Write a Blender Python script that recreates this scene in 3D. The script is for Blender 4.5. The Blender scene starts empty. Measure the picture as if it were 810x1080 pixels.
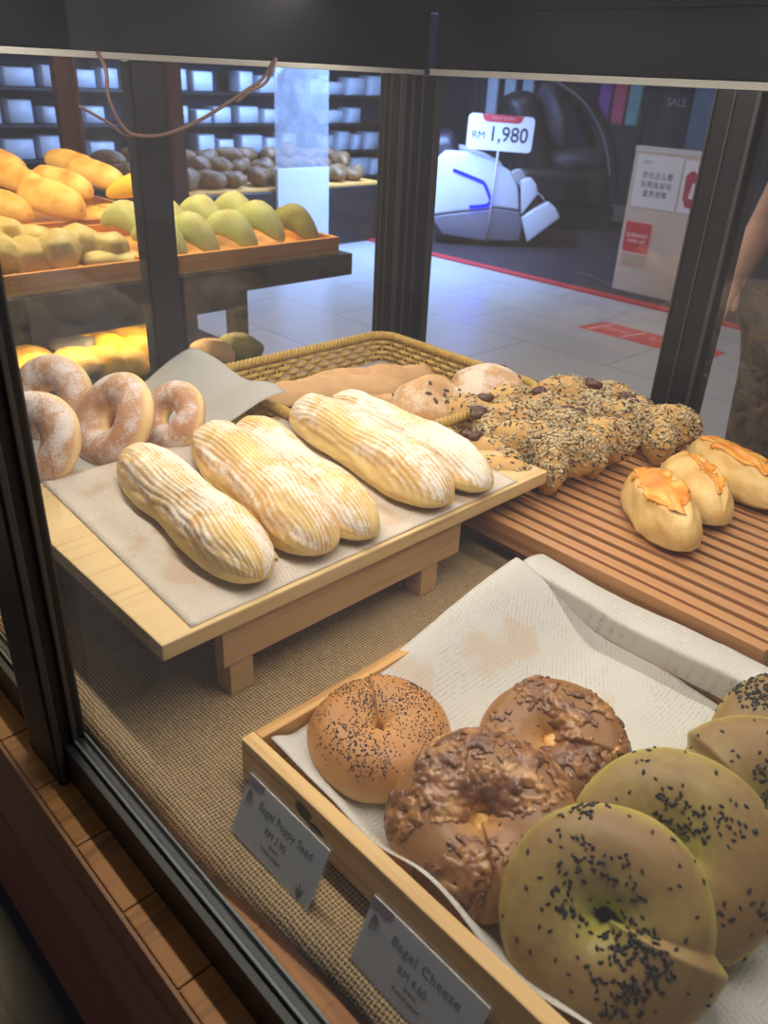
import bpy, bmesh, math, random
from mathutils import Vector, Matrix, Quaternion, noise
PI = math.pi
R = math.radians
SC = bpy.context.scene
COL = SC.collection
rnd = random.Random(7)
FLOOR = -0.55

# ------------------------------------------------------------------ helpers
def lin(h):
    h = h.lstrip('#')
    out = []
    for i in (0, 2, 4):
        c = int(h[i:i+2], 16) / 255
        out.append(c / 12.92 if c <= 0.04045 else ((c + 0.055) / 1.055) ** 2.4)
    return (*out, 1.0)

def sst(a, b, x):
    t = max(0.0, min(1.0, (x - a) / (b - a)))
    return t * t * (3 - 2 * t)

def nz(x, y, z=0.0):
    return noise.noise(Vector((x, y, z)))

def fbm(x, y, z=0.0, o=3):
    s, a, f = 0.0, 1.0, 1.0
    for _ in range(o):
        s += a * nz(x * f, y * f, z * f); a *= .5; f *= 2.1
    return s

def root_loc(o):
    v = Vector((0, 0, 0))
    while o is not None:
        v += o.location
        o = o.parent
    return v

def link_mesh(name, me, mat, parent=None, smooth=True, loc=None):
    me.materials.clear()
    for m in (mat if isinstance(mat, (list, tuple)) else [mat]):
        me.materials.append(m)
    me.polygons.foreach_set('use_smooth', [smooth] * len(me.polygons))
    o = bpy.data.objects.new(name, me)
    COL.objects.link(o)
    if parent is not None:
        o.parent = parent
    if loc is not None:
        o.location = loc
    return o

def mk(name, verts, faces, mat, parent=None, smooth=True, attrs=None, loc=None):
    me = bpy.data.meshes.new(name)
    me.from_pydata([tuple(v) for v in verts], [], faces)
    me.update()
    for k, vals in (attrs or {}).items():
        a = me.attributes.new(k, 'FLOAT', 'POINT')
        a.data.foreach_set('value', vals)
    return link_mesh(name, me, mat, parent, smooth, loc)

def tag(o, label, cat, group=None, kind=None):
    o['label'] = label
    o['category'] = cat
    if group: o['group'] = group
    if kind: o['kind'] = kind
    return o

def thing(name, label, cat, loc=(0, 0, 0), rot=None, group=None):
    o = bpy.data.objects.new(name, None)
    COL.objects.link(o)
    o.empty_display_size = 0.02
    o.location = loc
    if rot is not None:
        if isinstance(rot, (int, float)):
            o.rotation_euler = (0, 0, rot)
        else:
            o.rotation_euler = rot.to_euler()
    return tag(o, label, cat, group)

class MB:
    """collects simple solids into one mesh"""
    def __init__(s):
        s.bm = bmesh.new()
    def _add(s, t):
        me = bpy.data.meshes.new('tmp'); t.to_mesh(me); t.free()
        s.bm.from_mesh(me); bpy.data.meshes.remove(me)
    def box(s, x0, x1, y0, y1, z0, z1, bev=0.0, M=None, seg=2):
        t = bmesh.new()
        bmesh.ops.create_cube(t, size=1)
        for v in t.verts:
            v.co = Vector(((x0 + x1) / 2 + v.co.x * (x1 - x0), (y0 + y1) / 2 + v.co.y * (y1 - y0), (z0 + z1) / 2 + v.co.z * (z1 - z0)))
        if bev:
            bmesh.ops.bevel(t, geom=t.edges[:], offset=bev, segments=seg, affect='EDGES', profile=.6)
        if M is not None:
            bmesh.ops.transform(t, matrix=M, verts=t.verts)
        s._add(t); return s
    def prism(s, outline, d0, d1, axis='y', bev=0.0, M=None):
        t = bmesh.new()
        def P(a, b, d):
            return Vector((a, d, b)) if axis == 'y' else (Vector((a, b, d)) if axis == 'z' else Vector((d, a, b)))
        A = [t.verts.new(P(a, b, d0)) for a, b in outline]
        B = [t.verts.new(P(a, b, d1)) for a, b in outline]
        n = len(A)
        t.faces.new(A); t.faces.new(B[::-1])
        for i in range(n):
            t.faces.new((A[i], B[i], B[(i + 1) % n], A[(i + 1) % n]))
        bmesh.ops.recalc_face_normals(t, faces=t.faces)
        if bev:
            bmesh.ops.bevel(t, geom=t.edges[:], offset=bev, segments=2, affect='EDGES', profile=.6)
        if M is not None:
            bmesh.ops.transform(t, matrix=M, verts=t.verts)
        s._add(t); return s
    def tube(s, pts, r, n=8, closed=False, caps=True, flat=1.0):
        pts = [Vector(p) for p in pts]
        N = len(pts)
        rs = r if isinstance(r, (list, tuple)) else [r] * N
        rings = []
        up = None
        for i, p in enumerate(pts):
            a = pts[(i - 1) % N] if (closed or i > 0) else p
            b = pts[(i + 1) % N] if (closed or i < N - 1) else p
            d = (b - a)
            if d.length < 1e-9: d = Vector((0, 0, 1))
            d.normalize()
            if up is None:
                up = Vector((0, 0, 1)) if abs(d.z) < .9 else Vector((1, 0, 0))
            sd = d.cross(up)
            if sd.length < 1e-6: sd = d.orthogonal()
            sd.normalize(); up = sd.cross(d).normalized()
            rings.append([s.bm.verts.new(p + (sd * math.cos(2 * PI * k / n) + up * flat * math.sin(2 * PI * k / n)) * rs[i]) for k in range(n)])
        for i in range(N if closed else N - 1):
            A, B = rings[i], rings[(i + 1) % N]
            for k in range(n):
                s.bm.faces.new((A[k], A[(k + 1) % n], B[(k + 1) % n], B[k]))
        if not closed and caps:
            s.bm.faces.new(rings[0][::-1]); s.bm.faces.new(rings[-1])
        return s
    def ell(s, c, rad, rot=None, seg=16, rings=10, lump=0.0, seed=0.0, freq=2.0):
        t = bmesh.new()
        bmesh.ops.create_uvsphere(t, u_segments=seg, v_segments=rings, radius=1)
        for v in t.verts:
            k = 1 + (lump * nz(v.co.x * freq + seed, v.co.y * freq + seed * 1.7, v.co.z * freq) if lump else 0)
            v.co = Vector((v.co.x * rad[0], v.co.y * rad[1], v.co.z * rad[2])) * k
            if rot is not None: v.co = rot @ v.co
            v.co += Vector(c)
        s._add(t); return s
    def cyl(s, c, r, h, n=24, r2=None, axis='z', bev=0.0):
        t = bmesh.new()
        bmesh.ops.create_cone(t, cap_ends=True, segments=n, radius1=r, radius2=r if r2 is None else r2, depth=h)
        if bev:
            bmesh.ops.bevel(t, geom=[e for e in t.edges if len(e.link_faces) == 2 and e.calc_face_angle(0) > .8], offset=bev, segments=2, affect='EDGES')
        if axis == 'y': bmesh.ops.rotate(t, matrix=Matrix.Rotation(PI / 2, 3, 'X'), verts=t.verts)
        if axis == 'x': bmesh.ops.rotate(t, matrix=Matrix.Rotation(PI / 2, 3, 'Y'), verts=t.verts)
        bmesh.ops.translate(t, vec=Vector(c), verts=t.verts)
        s._add(t); return s
    def build(s, name, mat, parent=None, smooth=False, world=True, loc=None):
        me = bpy.data.meshes.new(name)
        if world:
            off = root_loc(parent) if parent is not None else Vector(loc or (0, 0, 0))
            if off.length > 0:
                bmesh.ops.translate(s.bm, vec=-off, verts=s.bm.verts)
        s.bm.to_mesh(me); s.bm.free(); me.update()
        o = link_mesh(name, me, mat, parent, smooth, loc if parent is None else None)
        return o

# ------------------------------------------------------------------ node materials
class NT:
    def __init__(s, name):
        s.m = bpy.data.materials.new(name); s.m.use_nodes = True
        s.t = s.m.node_tree; s.t.nodes.clear()
        s.out = s.t.nodes.new('ShaderNodeOutputMaterial')
    def n(s, typ, **kw):
        nd = s.t.nodes.new('ShaderNode' + typ)
        for k, v in kw.items():
            if k.startswith('_'):
                setattr(nd, k[1:], v)
        for k, v in kw.items():
            if not k.startswith('_'):
                key = int(k[1:]) if k[0] == 'i' and k[1:].isdigit() else k.replace('__', ' ')
                s.set(nd.inputs[key], v)
        return nd
    def set(s, sock, v):
        if isinstance(v, bpy.types.NodeSocket):
            s.t.links.new(v, sock)
        elif isinstance(v, bpy.types.Node):
            s.t.links.new(v.outputs[0], sock)
        else:
            sock.default_value = v
    def math(s, op, a, b=0.0, c=0.0, clamp=False):
        nd = s.t.nodes.new('ShaderNodeMath'); nd.operation = op; nd.use_clamp = clamp
        s.set(nd.inputs[0], a); s.set(nd.inputs[1], b); s.set(nd.inputs[2], c)
        return nd.outputs[0]
    def ramp(s, fac, stops, interp='LINEAR'):
        nd = s.t.nodes.new('ShaderNodeValToRGB'); nd.color_ramp.interpolation = interp
        el = nd.color_ramp.elements
        while len(el) < len(stops): el.new(0.5)
        for e, (p, c) in zip(el, stops):
            e.position = p; e.color = lin(c) if isinstance(c, str) else (c, c, c, 1) if isinstance(c, (int, float)) else c
        s.set(nd.inputs[0], fac)
        return nd.outputs[0]
    def mix(s, fac, a, b, typ='MIX'):
        nd = s.t.nodes.new('ShaderNodeMix'); nd.data_type = 'RGBA'; nd.blend_type = typ
        s.set(nd.inputs[0], fac); s.set(nd.inputs[6], lin(a) if isinstance(a, str) else a); s.set(nd.inputs[7], lin(b) if isinstance(b, str) else b)
        return nd.outputs[2]
    def noise(s, scale, detail=3.0, rough=.55, vec=None, dist=0.0):
        nd = s.n('TexNoise', Scale=scale, Detail=detail, Roughness=rough, Distortion=dist)
        if vec is not None: s.set(nd.inputs['Vector'], vec)
        return nd.outputs[0]
    def obj(s):
        return s.n('TexCoord').outputs['Object']
    def attr(s, name):
        nd = s.t.nodes.new('ShaderNodeAttribute'); nd.attribute_name = name
        return nd.outputs['Fac']
    def mapping(s, vec, scale=(1, 1, 1), rot=(0, 0, 0), loc=(0, 0, 0)):
        return s.n('Mapping', Vector=vec, Scale=scale, Rotation=rot, Location=loc).outputs[0]
    def bump(s, h, strength=.3, dist=.002):
        return s.n('Bump', Strength=strength, Distance=dist, Height=h).outputs[0]
    def bsdf(s, color, rough=.5, metal=0.0, spec=.4, normal=None, **kw):
        p = s.t.nodes.new('ShaderNodeBsdfPrincipled')
        s.set(p.inputs['Base Color'], lin(color) if isinstance(color, str) else color)
        s.set(p.inputs['Roughness'], rough); s.set(p.inputs['Metallic'], metal)
        s.set(p.inputs['Specular IOR Level'], spec)
        if normal is not None: s.set(p.inputs['Normal'], normal)
        for k, v in kw.items(): s.set(p.inputs[k.replace('__', ' ')], v)
        return p
    def done(s, shader):
        s.set(s.out.inputs[0], shader if isinstance(shader, bpy.types.NodeSocket) else shader.outputs[0])
        return s.m

def plain(name, color, rough=.5, metal=0.0, spec=.4, var=.08, scale=30.0, bump=0.0):
    t = NT(name)
    f = t.noise(scale, 4, vec=t.obj())
    c = t.mix(t.math('MULTIPLY', f, var * 2), color, '#000000') if var else lin(color)
    nrm = t.bump(f, bump, .002) if bump else None
    return t.done(t.bsdf(c, rough, metal, spec, nrm))

def emitter(name, color, strength):
    t = NT(name)
    e = t.n('Emission', Color=lin(color), Strength=strength)
    return t.done(e)

def wood(name, light, dark, axis=0, scale=1.0, rough=.5, spec=.35, rings=1.0):
    t = NT(name)
    sc = [60 * scale, 60 * scale, 60 * scale]; sc[axis] = 3.5 * scale
    v = t.mapping(t.obj(), tuple(sc))
    n1 = t.noise(1.0, 5, .6, v, .6)
    sc2 = [240 * scale] * 3; sc2[axis] = 3 * scale
    n2 = t.noise(1.0, 1, .5, t.mapping(t.obj(), tuple(sc2)))
    n3 = t.noise(5.0, 2, .5, t.obj())
    f = t.math('ADD', t.math('MULTIPLY', n1, .75 * rings), t.math('ADD', t.math('MULTIPLY', n2, .30), t.math('MULTIPLY', n3, .25)))
    c = t.ramp(f, [(.42, dark), (.66, light), (.92, light)])
    knots = t.ramp(t.noise(17.0, 1, .4, t.obj()), [(.74, 0.0), (.80, 1.0)])
    c = t.mix(t.math('MULTIPLY', knots, .45), c, dark)
    return t.done(t.bsdf(c, rough, 0, spec, t.bump(f, .25, .0012)))

def bread_mat(name, stops, fine=140.0, mott=26.0, amt=.35, dust=0.0, rough=.5, bump=.25, dustcol='#eae3d8', spec=.3, ridge=None, extra=None):
    """crust colour follows the baked 'crust' attribute; 'dust' = sifted sugar or flour"""
    t = NT(name)
    o = t.obj()
    nf = t.noise(fine, 4, .6, o); nm = t.noise(mott, 4, .6, o)
    f = t.math('ADD', t.attr('crust'), t.math('MULTIPLY', t.math('SUBTRACT', nm, .5), amt))
    f = t.math('ADD', f, t.math('MULTIPLY', t.math('SUBTRACT', nf, .5), amt * .5))
    c = t.ramp(f, stops)
    if ridge:
        rr = t.math('MULTIPLY', t.attr('ridge'), t.ramp(nm, [(.3, .25), (.62, .95)]))
        c = t.mix(rr, c, ridge)
    r = rough
    if dust:
        nd = t.noise(420.0, 3, .7, o); nd2 = t.noise(60.0, 3, .6, o)
        d = t.math('ADD', t.attr('dust'), t.math('ADD', t.math('MULTIPLY', t.math('SUBTRACT', nd, .5), 1.1), t.math('MULTIPLY', t.math('SUBTRACT', nd2, .5), 1.0)))
        d = t.math('MULTIPLY', t.ramp(d, [(.38, 0.0), (.72, 1.0)]), dust)
        c = t.mix(d, c, dustcol)
    h = t.math('ADD', t.math('MULTIPLY', nf, .5), t.math('MULTIPLY', nm, .5))
    p = t.bsdf(c, r, 0, spec, t.bump(h, bump, .003))
    p.inputs['Subsurface Weight'].default_value = .06
    p.inputs['Subsurface Radius'].default_value = (.003, .002, .001)
    p.inputs['Subsurface Scale'].default_value = 1.0
    return t.done(p)

M = {}
M['black_metal'] = plain('black_metal', '#1b1918', .42, .0, .35, .1, 40)
M['dark_metal'] = plain('dark_metal', '#191718', .4, .0, .35, .1, 40)
M['post_trim'] = plain('post_trim', '#3d3937', .35, .1, .5, .1, 40)
M['reddish_post'] = plain('reddish_post', '#2f2020', .45, 0, .4, .1, 30)
M['channel'] = plain('channel', '#5b605e', .4, .3, .4, .2, 60)
M['trim_white'] = plain('trim_white', '#9a9891', .4, 0, .4, .04, 20)
M['header_navy'] = plain('header_navy', '#07080e', .45, 0, .15, .1, 12)
M['header_cap'] = plain('header_cap', '#0a0b14', .5, 0, .3, .1, 12)
M['led'] = emitter('led_tube', '#fff5e8', 5.0)
M['board_wood'] = wood('board_oak', '#d3b582', '#b5925c', 1, 1.0, .5)
M['board_side'] = wood('board_oak_dark', '#bd9a6c', '#98754a', 1, .8, .55)
M['tray_wood'] = wood('tray_pine', '#dab478', '#b48a50', 0, 1.0, .5)
M['tray_inner'] = wood('tray_pine_side', '#cc9d5c', '#9f7038', 1, 1.0, .5)
M['slat_wood'] = wood('slat_meranti', '#b88558', '#80502f', 0, 1.0, .42)
M['ledge_wood'] = wood('ledge_wood', '#a3713f', '#66421f', 1, .9, .55)
M['panel_wood'] = wood('panel_wood', '#91684b', '#644534', 0, .5, .6)
M['panel_red'] = wood('panel_wood_red', '#8a5648', '#5c3a32', 0, .5, .6)
M['deck_wood'] = wood('deck_wood', '#a36e3c', '#7c4d24', 0, .8, .6)
M['counter_wood'] = wood('counter_wood', '#d68f45', '#b06a2a', 1, .5, .5)
M['counter_inner'] = wood('counter_inner', '#d8a050', '#b87f38', 0, .5, .5)

def glass(name, haze=.02, tint=(.97, .98, .98, 1), refl=1.0, hazecol='#e8e2dc'):
    t = NT(name)
    tr = t.n('BsdfTransparent', Color=tint)
    df = t.n('BsdfDiffuse', Color=lin(hazecol))
    tl = t.n('BsdfTranslucent', Color=lin(hazecol))
    hz = t.n('MixShader'); t.set(hz.inputs[0], .5); t.set(hz.inputs[1], df); t.set(hz.inputs[2], tl)
    sm = t.noise(9.0, 4, .6, t.obj(), 1.0)
    hf = t.math('MULTIPLY', t.ramp(sm, [(.3, .6), (.7, 1.3)]), haze)
    m1 = t.n('MixShader'); t.set(m1.inputs[0], hf); t.set(m1.inputs[1], tr); t.set(m1.inputs[2], hz)
    gl = t.n('BsdfGlossy', Roughness=0.0, Color=(1, 1, 1, 1))
    fr = t.n('Fresnel', IOR=1.5).outputs[0]
    bf = t.n('NewGeometry').outputs['Backfacing']
    fac = t.math('MULTIPLY', t.math('MULTIPLY', fr, t.math('SUBTRACT', 1.0, bf)), refl)
    m2 = t.n('MixShader'); t.set(m2.inputs[0], fac); t.set(m2.inputs[1], m1); t.set(m2.inputs[2], gl)
    return t.done(m2)
M['glass_front'] = glass('front_glass', .026, hazecol='#dde2f0')  # diffuse haze stands in for the veil of light reflected on the glass
M['glass'] = glass('side_glass', .012, refl=1.2)
M['acrylic'] = glass('acrylic', .05, (.93, .94, .94, 1))

def paper(name, base, ink, warm, lines=230.0, trans=.35):
    t = NT(name)
    o = t.obj()
    vor = t.n('TexVoronoi', Vector=o, Scale=7.5, _feature='F1')
    cellc = t.n('SeparateColor', Color=vor.outputs['Color'])
    ang = t.math('MULTIPLY', t.math('FLOOR', t.math('MULTIPLY', cellc.outputs[0], 3.0)), .62)
    xyz = t.n('SeparateXYZ', Vector=o)
    lx = t.math('MULTIPLY', xyz.outputs[0], t.math('COSINE', ang)); ly = t.math('MULTIPLY', xyz.outputs[1], t.math('SINE', ang))
    lz = t.math('ADD', lx, ly)
    ln = t.math('SINE', t.math('MULTIPLY', lz, lines * 2 * PI))
    ln = t.ramp(ln, [(.25, 0.0), (.8, 1.0)])
    words = t.ramp(t.noise(260.0, 3, .6, o), [(.44, 0.0), (.56, 1.0)])
    blocks = t.ramp(t.noise(16.0, 3, .5, o), [(.42, .10), (.58, 1.0)])
    inkf = t.math('MULTIPLY', t.math('MULTIPLY', ln, words), blocks)
    c = t.mix(t.math('MULTIPLY', inkf, .42), base, ink)
    pic = t.ramp(t.noise(13.0, 3, .5, t.mapping(o, loc=(3.1, 1.7, 0))), [(.60, 0.0), (.66, 1.0)])
    c = t.mix(t.math('MULTIPLY', pic, .45), c, warm)
    crease = t.noise(22.0, 4, .6, o, .8)
    nrm = t.bump(crease, .35, .004)
    p = t.bsdf(c, .6, 0, .25, nrm)
    tl = t.n('BsdfTranslucent', Color=c)
    tp = t.n('BsdfTransparent')
    m = t.n('MixShader'); t.set(m.inputs[0], trans); t.set(m.inputs[1], p); t.set(m.inputs[2], tl)
    m2 = t.n('MixShader'); t.set(m2.inputs[0], .06); t.set(m2.inputs[1], m); t.set(m2.inputs[2], tp)
    return t.done(m2)
M['paper'] = paper('printed_paper', '#e9dfd1', '#a99a90', '#d8b48c')
M['paper_cool'] = paper('printed_paper_cool', '#e6e3dc', '#9f9c9c', '#dfc3a4')
M['paper_grey'] = paper('greaseproof_grey', '#c9c7c2', '#a5a3a2', '#c8b8a6')

def burlap():
    t = NT('burlap')
    o = t.obj()
    d = t.n('TexNoise', Vector=o, Scale=38.0, Detail=2.0)
    warp = t.n('VectorMath', _operation='MULTIPLY_ADD', i0=d.outputs['Color'], i1=(.0035, .0035, 0), i2=o)
    xyz = t.n('SeparateXYZ', Vector=warp.outputs[0])
    p = .0035
    ax = t.math('MULTIPLY', xyz.outputs[0], PI / p); ay = t.math('MULTIPLY', xyz.outputs[1], PI / p)
    sx = t.math('ABSOLUTE', t.math('SINE', ax)); sy = t.math('ABSOLUTE', t.math('SINE', ay))
    chk = t.math('MULTIPLY', t.math('SINE', t.math('MULTIPLY', ax, 1.0)), t.math('SINE', ay))
    over = t.ramp(t.math('ADD', t.math('MULTIPLY', chk, .5), .5), [(.35, 0.0), (.65, 1.0)])
    hx = t.math('MULTIPLY', sx, t.math('ADD', .55, t.math('MULTIPLY', over, .45)))
    hy = t.math('MULTIPLY', sy, t.math('SUBTRACT', 1.0, t.math('MULTIPLY', over, .45)))
    h = t.math('MAXIMUM', hx, hy)
    h = t.math('MULTIPLY', h, t.math('MINIMUM', t.math('ADD', sx, sy), 1.0))
    nn = t.noise(260.0, 3, .6, o); nl = t.noise(14.0, 3, .6, o)
    f = t.math('ADD', t.math('MULTIPLY', h, .75), t.math('ADD', t.math('MULTIPLY', t.math('SUBTRACT', nn, .5), .5), t.math('MULTIPLY', t.math('SUBTRACT', nl, .5), .18)))
    c = t.ramp(f, [(.16, '#4d3e2e'), (.42, '#8f7654'), (.78, '#c2a981')])
    return t.done(t.bsdf(c, .85, 0, .1, t.bump(h, .7, .0016)))
M['burlap'] = burlap()

def tiles(nm='mall_tiles', c1='#b2b0ae', c2='#aaa8a7', cm='#77777a'):
    t = NT(nm)
    o = t.obj()
    br = t.n('TexBrick', Vector=o, Scale=1.0, Color1=lin(c1), Color2=lin(c2), Mortar=lin(cm), Mortar__Size=.004, Brick__Width=.9, Row__Height=.45)
    br.offset = .5
    n1 = t.noise(3.0, 4, .6, o, .5)
    c = t.mix(t.math('MULTIPLY', n1, .25), br.outputs[0], cm)
    return t.done(t.bsdf(c, .28, 0, .45))
M['tiles'] = tiles()


# ------------------------------------------------------------------ camera, world, lights
f_px, pit, rol, yaw = 846.5, R(28.54), R(2.80), R(-45.1)
fw = Vector((0, math.cos(pit), -math.sin(pit))); up = Vector((0, math.sin(pit), math.cos(pit))); rt = Vector((1, 0, 0))
r2 = rt * math.cos(rol) + up * math.sin(rol); u2 = up * math.cos(rol) - rt * math.sin(rol)
RM = Matrix(((math.cos(yaw), math.sin(yaw), 0), (-math.sin(yaw), math.cos(yaw), 0), (0, 0, 1)))
r2, u2, fw = RM @ r2, RM @ u2, RM @ fw
cam = bpy.data.cameras.new('camera'); camo = bpy.data.objects.new('camera', cam); COL.objects.link(camo)
camo.matrix_world = Matrix(((r2.x, u2.x, -fw.x, 0), (r2.y, u2.y, -fw.y, 0), (r2.z, u2.z, -fw.z, .55), (0, 0, 0, 1)))
cam.sensor_fit = 'VERTICAL'; cam.sensor_height = 36; cam.sensor_width = 27; cam.lens = f_px * 36 / 1080
cam.clip_start = .01; cam.clip_end = 60
cam.dof.use_dof = True; cam.dof.focus_distance = .95; cam.dof.aperture_fstop = 9.0
SC.camera = camo
W = bpy.data.worlds.new('world'); SC.world = W; W.use_nodes = True
bg = W.node_tree.nodes['Background']; bg.inputs[0].default_value = lin('#b9b6be'); bg.inputs[1].default_value = .27
SC.view_settings.view_transform = 'Standard'; SC.view_settings.look = 'None'
SC.view_settings.exposure = 0; SC.view_settings.gamma = 1; SC.view_settings.use_curve_mapping = False
SC.cycles.max_bounces = 10; SC.cycles.transparent_max_bounces = 24; SC.cycles.caustics_reflective = False; SC.cycles.caustics_refractive = False
SC.cycles.use_denoising = True; SC.cycles.sample_clamp_indirect = 4.0

def area(name, loc, sx, sy, power, color='#ffffff', target=None):
    l = bpy.data.lights.new(name, 'AREA'); l.shape = 'RECTANGLE'; l.size = sx; l.size_y = sy; l.energy = power; l.color = lin(color)[:3]
    o = bpy.data.objects.new(name, l); COL.objects.link(o); o.location = loc
    if target is not None:
        d = Vector(target) - Vector(loc)
        o.rotation_euler = d.to_track_quat('-Z', 'Y').to_euler()
    return o
area('case_light_front', (-.58, .42, .668), 1.06, .03, 6.0, '#fff5e8')
area('case_light_rear', (-.45, .93, .668), 1.35, .03, 5.7, '#fff5e8')
area('counter_light', (-2.2, .9, 1.05), .5, 1.6, 34.0, '#ffe3ae')
area('shelf_fill_light', (-1.9, .8, -.032), .12, 1.0, 3.2, '#ffe3ae')  # added fill under the apron to brighten the dark lower shelf
area('mall_light', (-3.2, 3.2, 2.3), 3.0, 3.0, 54.0, '#f2eef4')
area('aisle_light', (-1.6, 2.6, 2.3), 1.5, 1.5, 14.0, '#f3efff')
area('shop_shelf_light', (-5.2, 4.0, 1.6), .4, 4.5, 340.0, '#8fb8ff', (-6.2, 4.0, .1))

# ------------------------------------------------------------------ setting
fl = MB().box(-8.5, 4, -3, 9, FLOOR - .05, FLOOR).build('floor', M['tiles'], loc=(0, 0, FLOOR)); fl['kind'] = 'structure'
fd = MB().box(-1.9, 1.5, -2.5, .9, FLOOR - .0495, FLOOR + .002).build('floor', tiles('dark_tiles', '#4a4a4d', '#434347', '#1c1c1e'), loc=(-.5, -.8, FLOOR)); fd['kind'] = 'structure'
wb = MB().box(-8.5, 4, 8.0, 8.1, FLOOR, 2.4).build('wall_back', plain('wall_dark', '#3b3845', .6, var=.2, scale=2), loc=(0, 8, FLOOR)); wb['kind'] = 'structure'
wl = MB().box(-7.4, -7.3, -3, 8, FLOOR, 2.4).build('wall_left', plain('wall_dim', '#4b4c5c', .6, var=.2, scale=2), loc=(-7.3, 0, FLOOR)); wl['kind'] = 'structure'

# ------------------------------------------------------------------ the glass display case
case = thing('display_case', 'glass bakery display case with dark metal posts on a wooden base', 'display case', (-.45, .7, FLOOR))
XL, XR, YF, YB = -1.15, .30, .195, 1.20
b = MB().box(XL, XR, .155, 1.26, FLOOR + .08, -.055)
b.build('base_cabinet', plain('cabinet_core', '#120d0b', .7), case)
b = MB().box(XL - .02, XR, .146, .156, -.197, -.0475, .001); b.build('front_plank', M['panel_wood'], case)
b = MB().box(XL - .02, XR, .148, .157, -.44, -.209, .001); b.build('front_plank', M['panel_red'], case)
MB().box(XL, XR, .165, .19, FLOOR, -.44).build('kick_board', M['black_metal'], case)
k = 0
x = -1.17
while x < XR:
    MB().box(x + .0007, min(x + .0823, XR), .150, .186, -.054, -.045, .0014).build('ledge_block', M['ledge_wood'], case); x += .083
MB().box(XL, XR, .18, 1.24, -.0445, -.012).build('deck', M['deck_wood'], case)
MB().box(XL, XR, .178, .1995, -.0446, -.001, .001).build('base_rail', M['black_metal'], case)
t = MB(); t.box(XL, XR, .1862, .1888, -.001, .0035, .0005); t.box(XL, XR, .1972, .1995, -.001, .0035, .0005)
t.build('glass_channel', M['channel'], case)
MB().box(-.556, XR, .190, .196, .0, .60).build('glass_pane', M['glass_front'], case)
MB().box(XL + .03, -.65, .190, .196, .0, .60).build('glass_pane', M['glass'], case)
MB().box(XL - .003, XL + .003, .24, .61, .04, .56).build('glass_pane', M['glass'], case)
MB().box(XL - .003, XL + .003, .67, 1.09, .04, .56).build('glass_pane', M['glass'], case)
MB().box(-1.11, -.59, YB - .003, YB + .003, .05, .56).build('glass_pane', M['glass'], case)
MB().box(-.515, XR, YB - .003, YB + .003, .05, .56).build('glass_pane', M['glass'], case)
# posts
def post(x0, x1, y0, y1, z0, z1, mat=M['dark_metal'], grooves=()):
    o = MB().box(x0, x1, y0, y1, z0, z1, .002).build('post', mat, case)
    g = MB()
    for gx0, gx1, gy0, gy1 in grooves: g.box(gx0, gx1, gy0, gy1, z0, z1, .0008)
    if grooves: g.build('post_groove', M['post_trim'], o)
    else: g.bm.free()
    return o
post(-.640, -.578, .168, .200, -.045, .74, M['black_metal'], [(-.578, -.5755, .17, .176), (-.5785, -.573, .186, .1905), (-.644, -.6385, .168, .173)])
post(-1.18, -1.15, .615, .665, -.012, .5525, M['dark_metal'])
MB().box(-1.184, -1.1795, .616, .64, -.012, .5525, .001).build('post_strip', M['reddish_post'], case)
post(-1.165, -1.12, 1.10, 1.215, -.012, .5525, M['dark_metal'], [(-1.1205, -1.117, 1.105, 1.118), (-1.1205, -1.1175, 1.135, 1.139), (-1.1205, -1.1175, 1.16, 1.163), (-1.1205, -1.117, 1.195, 1.212), (-1.152, -1.149, 1.098, 1.101), (-1.136, -1.133, 1.098, 1.101)])
post(-.588, -.522, 1.19, 1.24, -.012, .5525, M['dark_metal'], [(-.560, -.557, 1.187, 1.191), (-.528, -.522, 1.186, 1.191), (-.588, -.585, 1.187, 1.191)])
post(-1.18, -1.15, .165, .21, -.045, .74, M['dark_metal'])
post(.26, .32, .165, .225, -.045, .74, M['dark_metal'])
post(.26, .32, 1.19, 1.24, -.012, .74, M['dark_metal'])
# rails and head
t = MB(); t.box(-1.12, XR, 1.195, 1.235, -.012, .052, .002); t.box(-1.165, -1.13, .21, 1.1, -.012, .04, .002)
t.build('bottom_rail', M['dark_metal'], case)
MB().box(-1.04, -.935, 1.186, 1.195, .028, .05, .001).build('rail_bracket', M['channel'], case)
MB().box(-.79, -.70, 1.186, 1.195, .028, .05, .001).build('rail_bracket', M['channel'], case)
t = MB(); t.box(-1.13, XR, 1.186, 1.20, .553, .563, .001); t.box(-1.162, -1.146, .1, 1.19, .553, .561, .001)
t.build('head_trim', M['trim_white'], case)
t = MB(); t.box(-1.12, XR + .02, 1.188, 1.24, .5632, .65, .002); t.box(-1.18, -1.147, .2, 1.2, .5612, .65, .002)
t.build('head_panel', M['header_navy'], case)
MB().box(-1.18, XR + .02, .165, .20, .605, .74, .002).build('front_header', M['black_metal'], case)
MB().box(-1.2, XR + .04, .15, 1.26, .69, .75, .004).build('roof', M['header_cap'], case)
t = MB(); t.box(-1.18, XR, 1.2, 1.25, .65, .69); t.box(-1.18, -1.15, .2, 1.2, .65, .69); t.build('roof_edge', M['header_cap'], case)
for yy in (.42, .93):
    l = MB().cyl((-.58 if yy < .5 else -.45, yy, .676), .006, 1.06 if yy < .5 else 1.34, 12, axis='x').build('led_tube', M['led'], case, smooth=True)
    MB().box(-1.13, .23, yy - .012, yy + .012, .681, .69, .002).build('lamp_channel', M['trim_white'], l)

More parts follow.
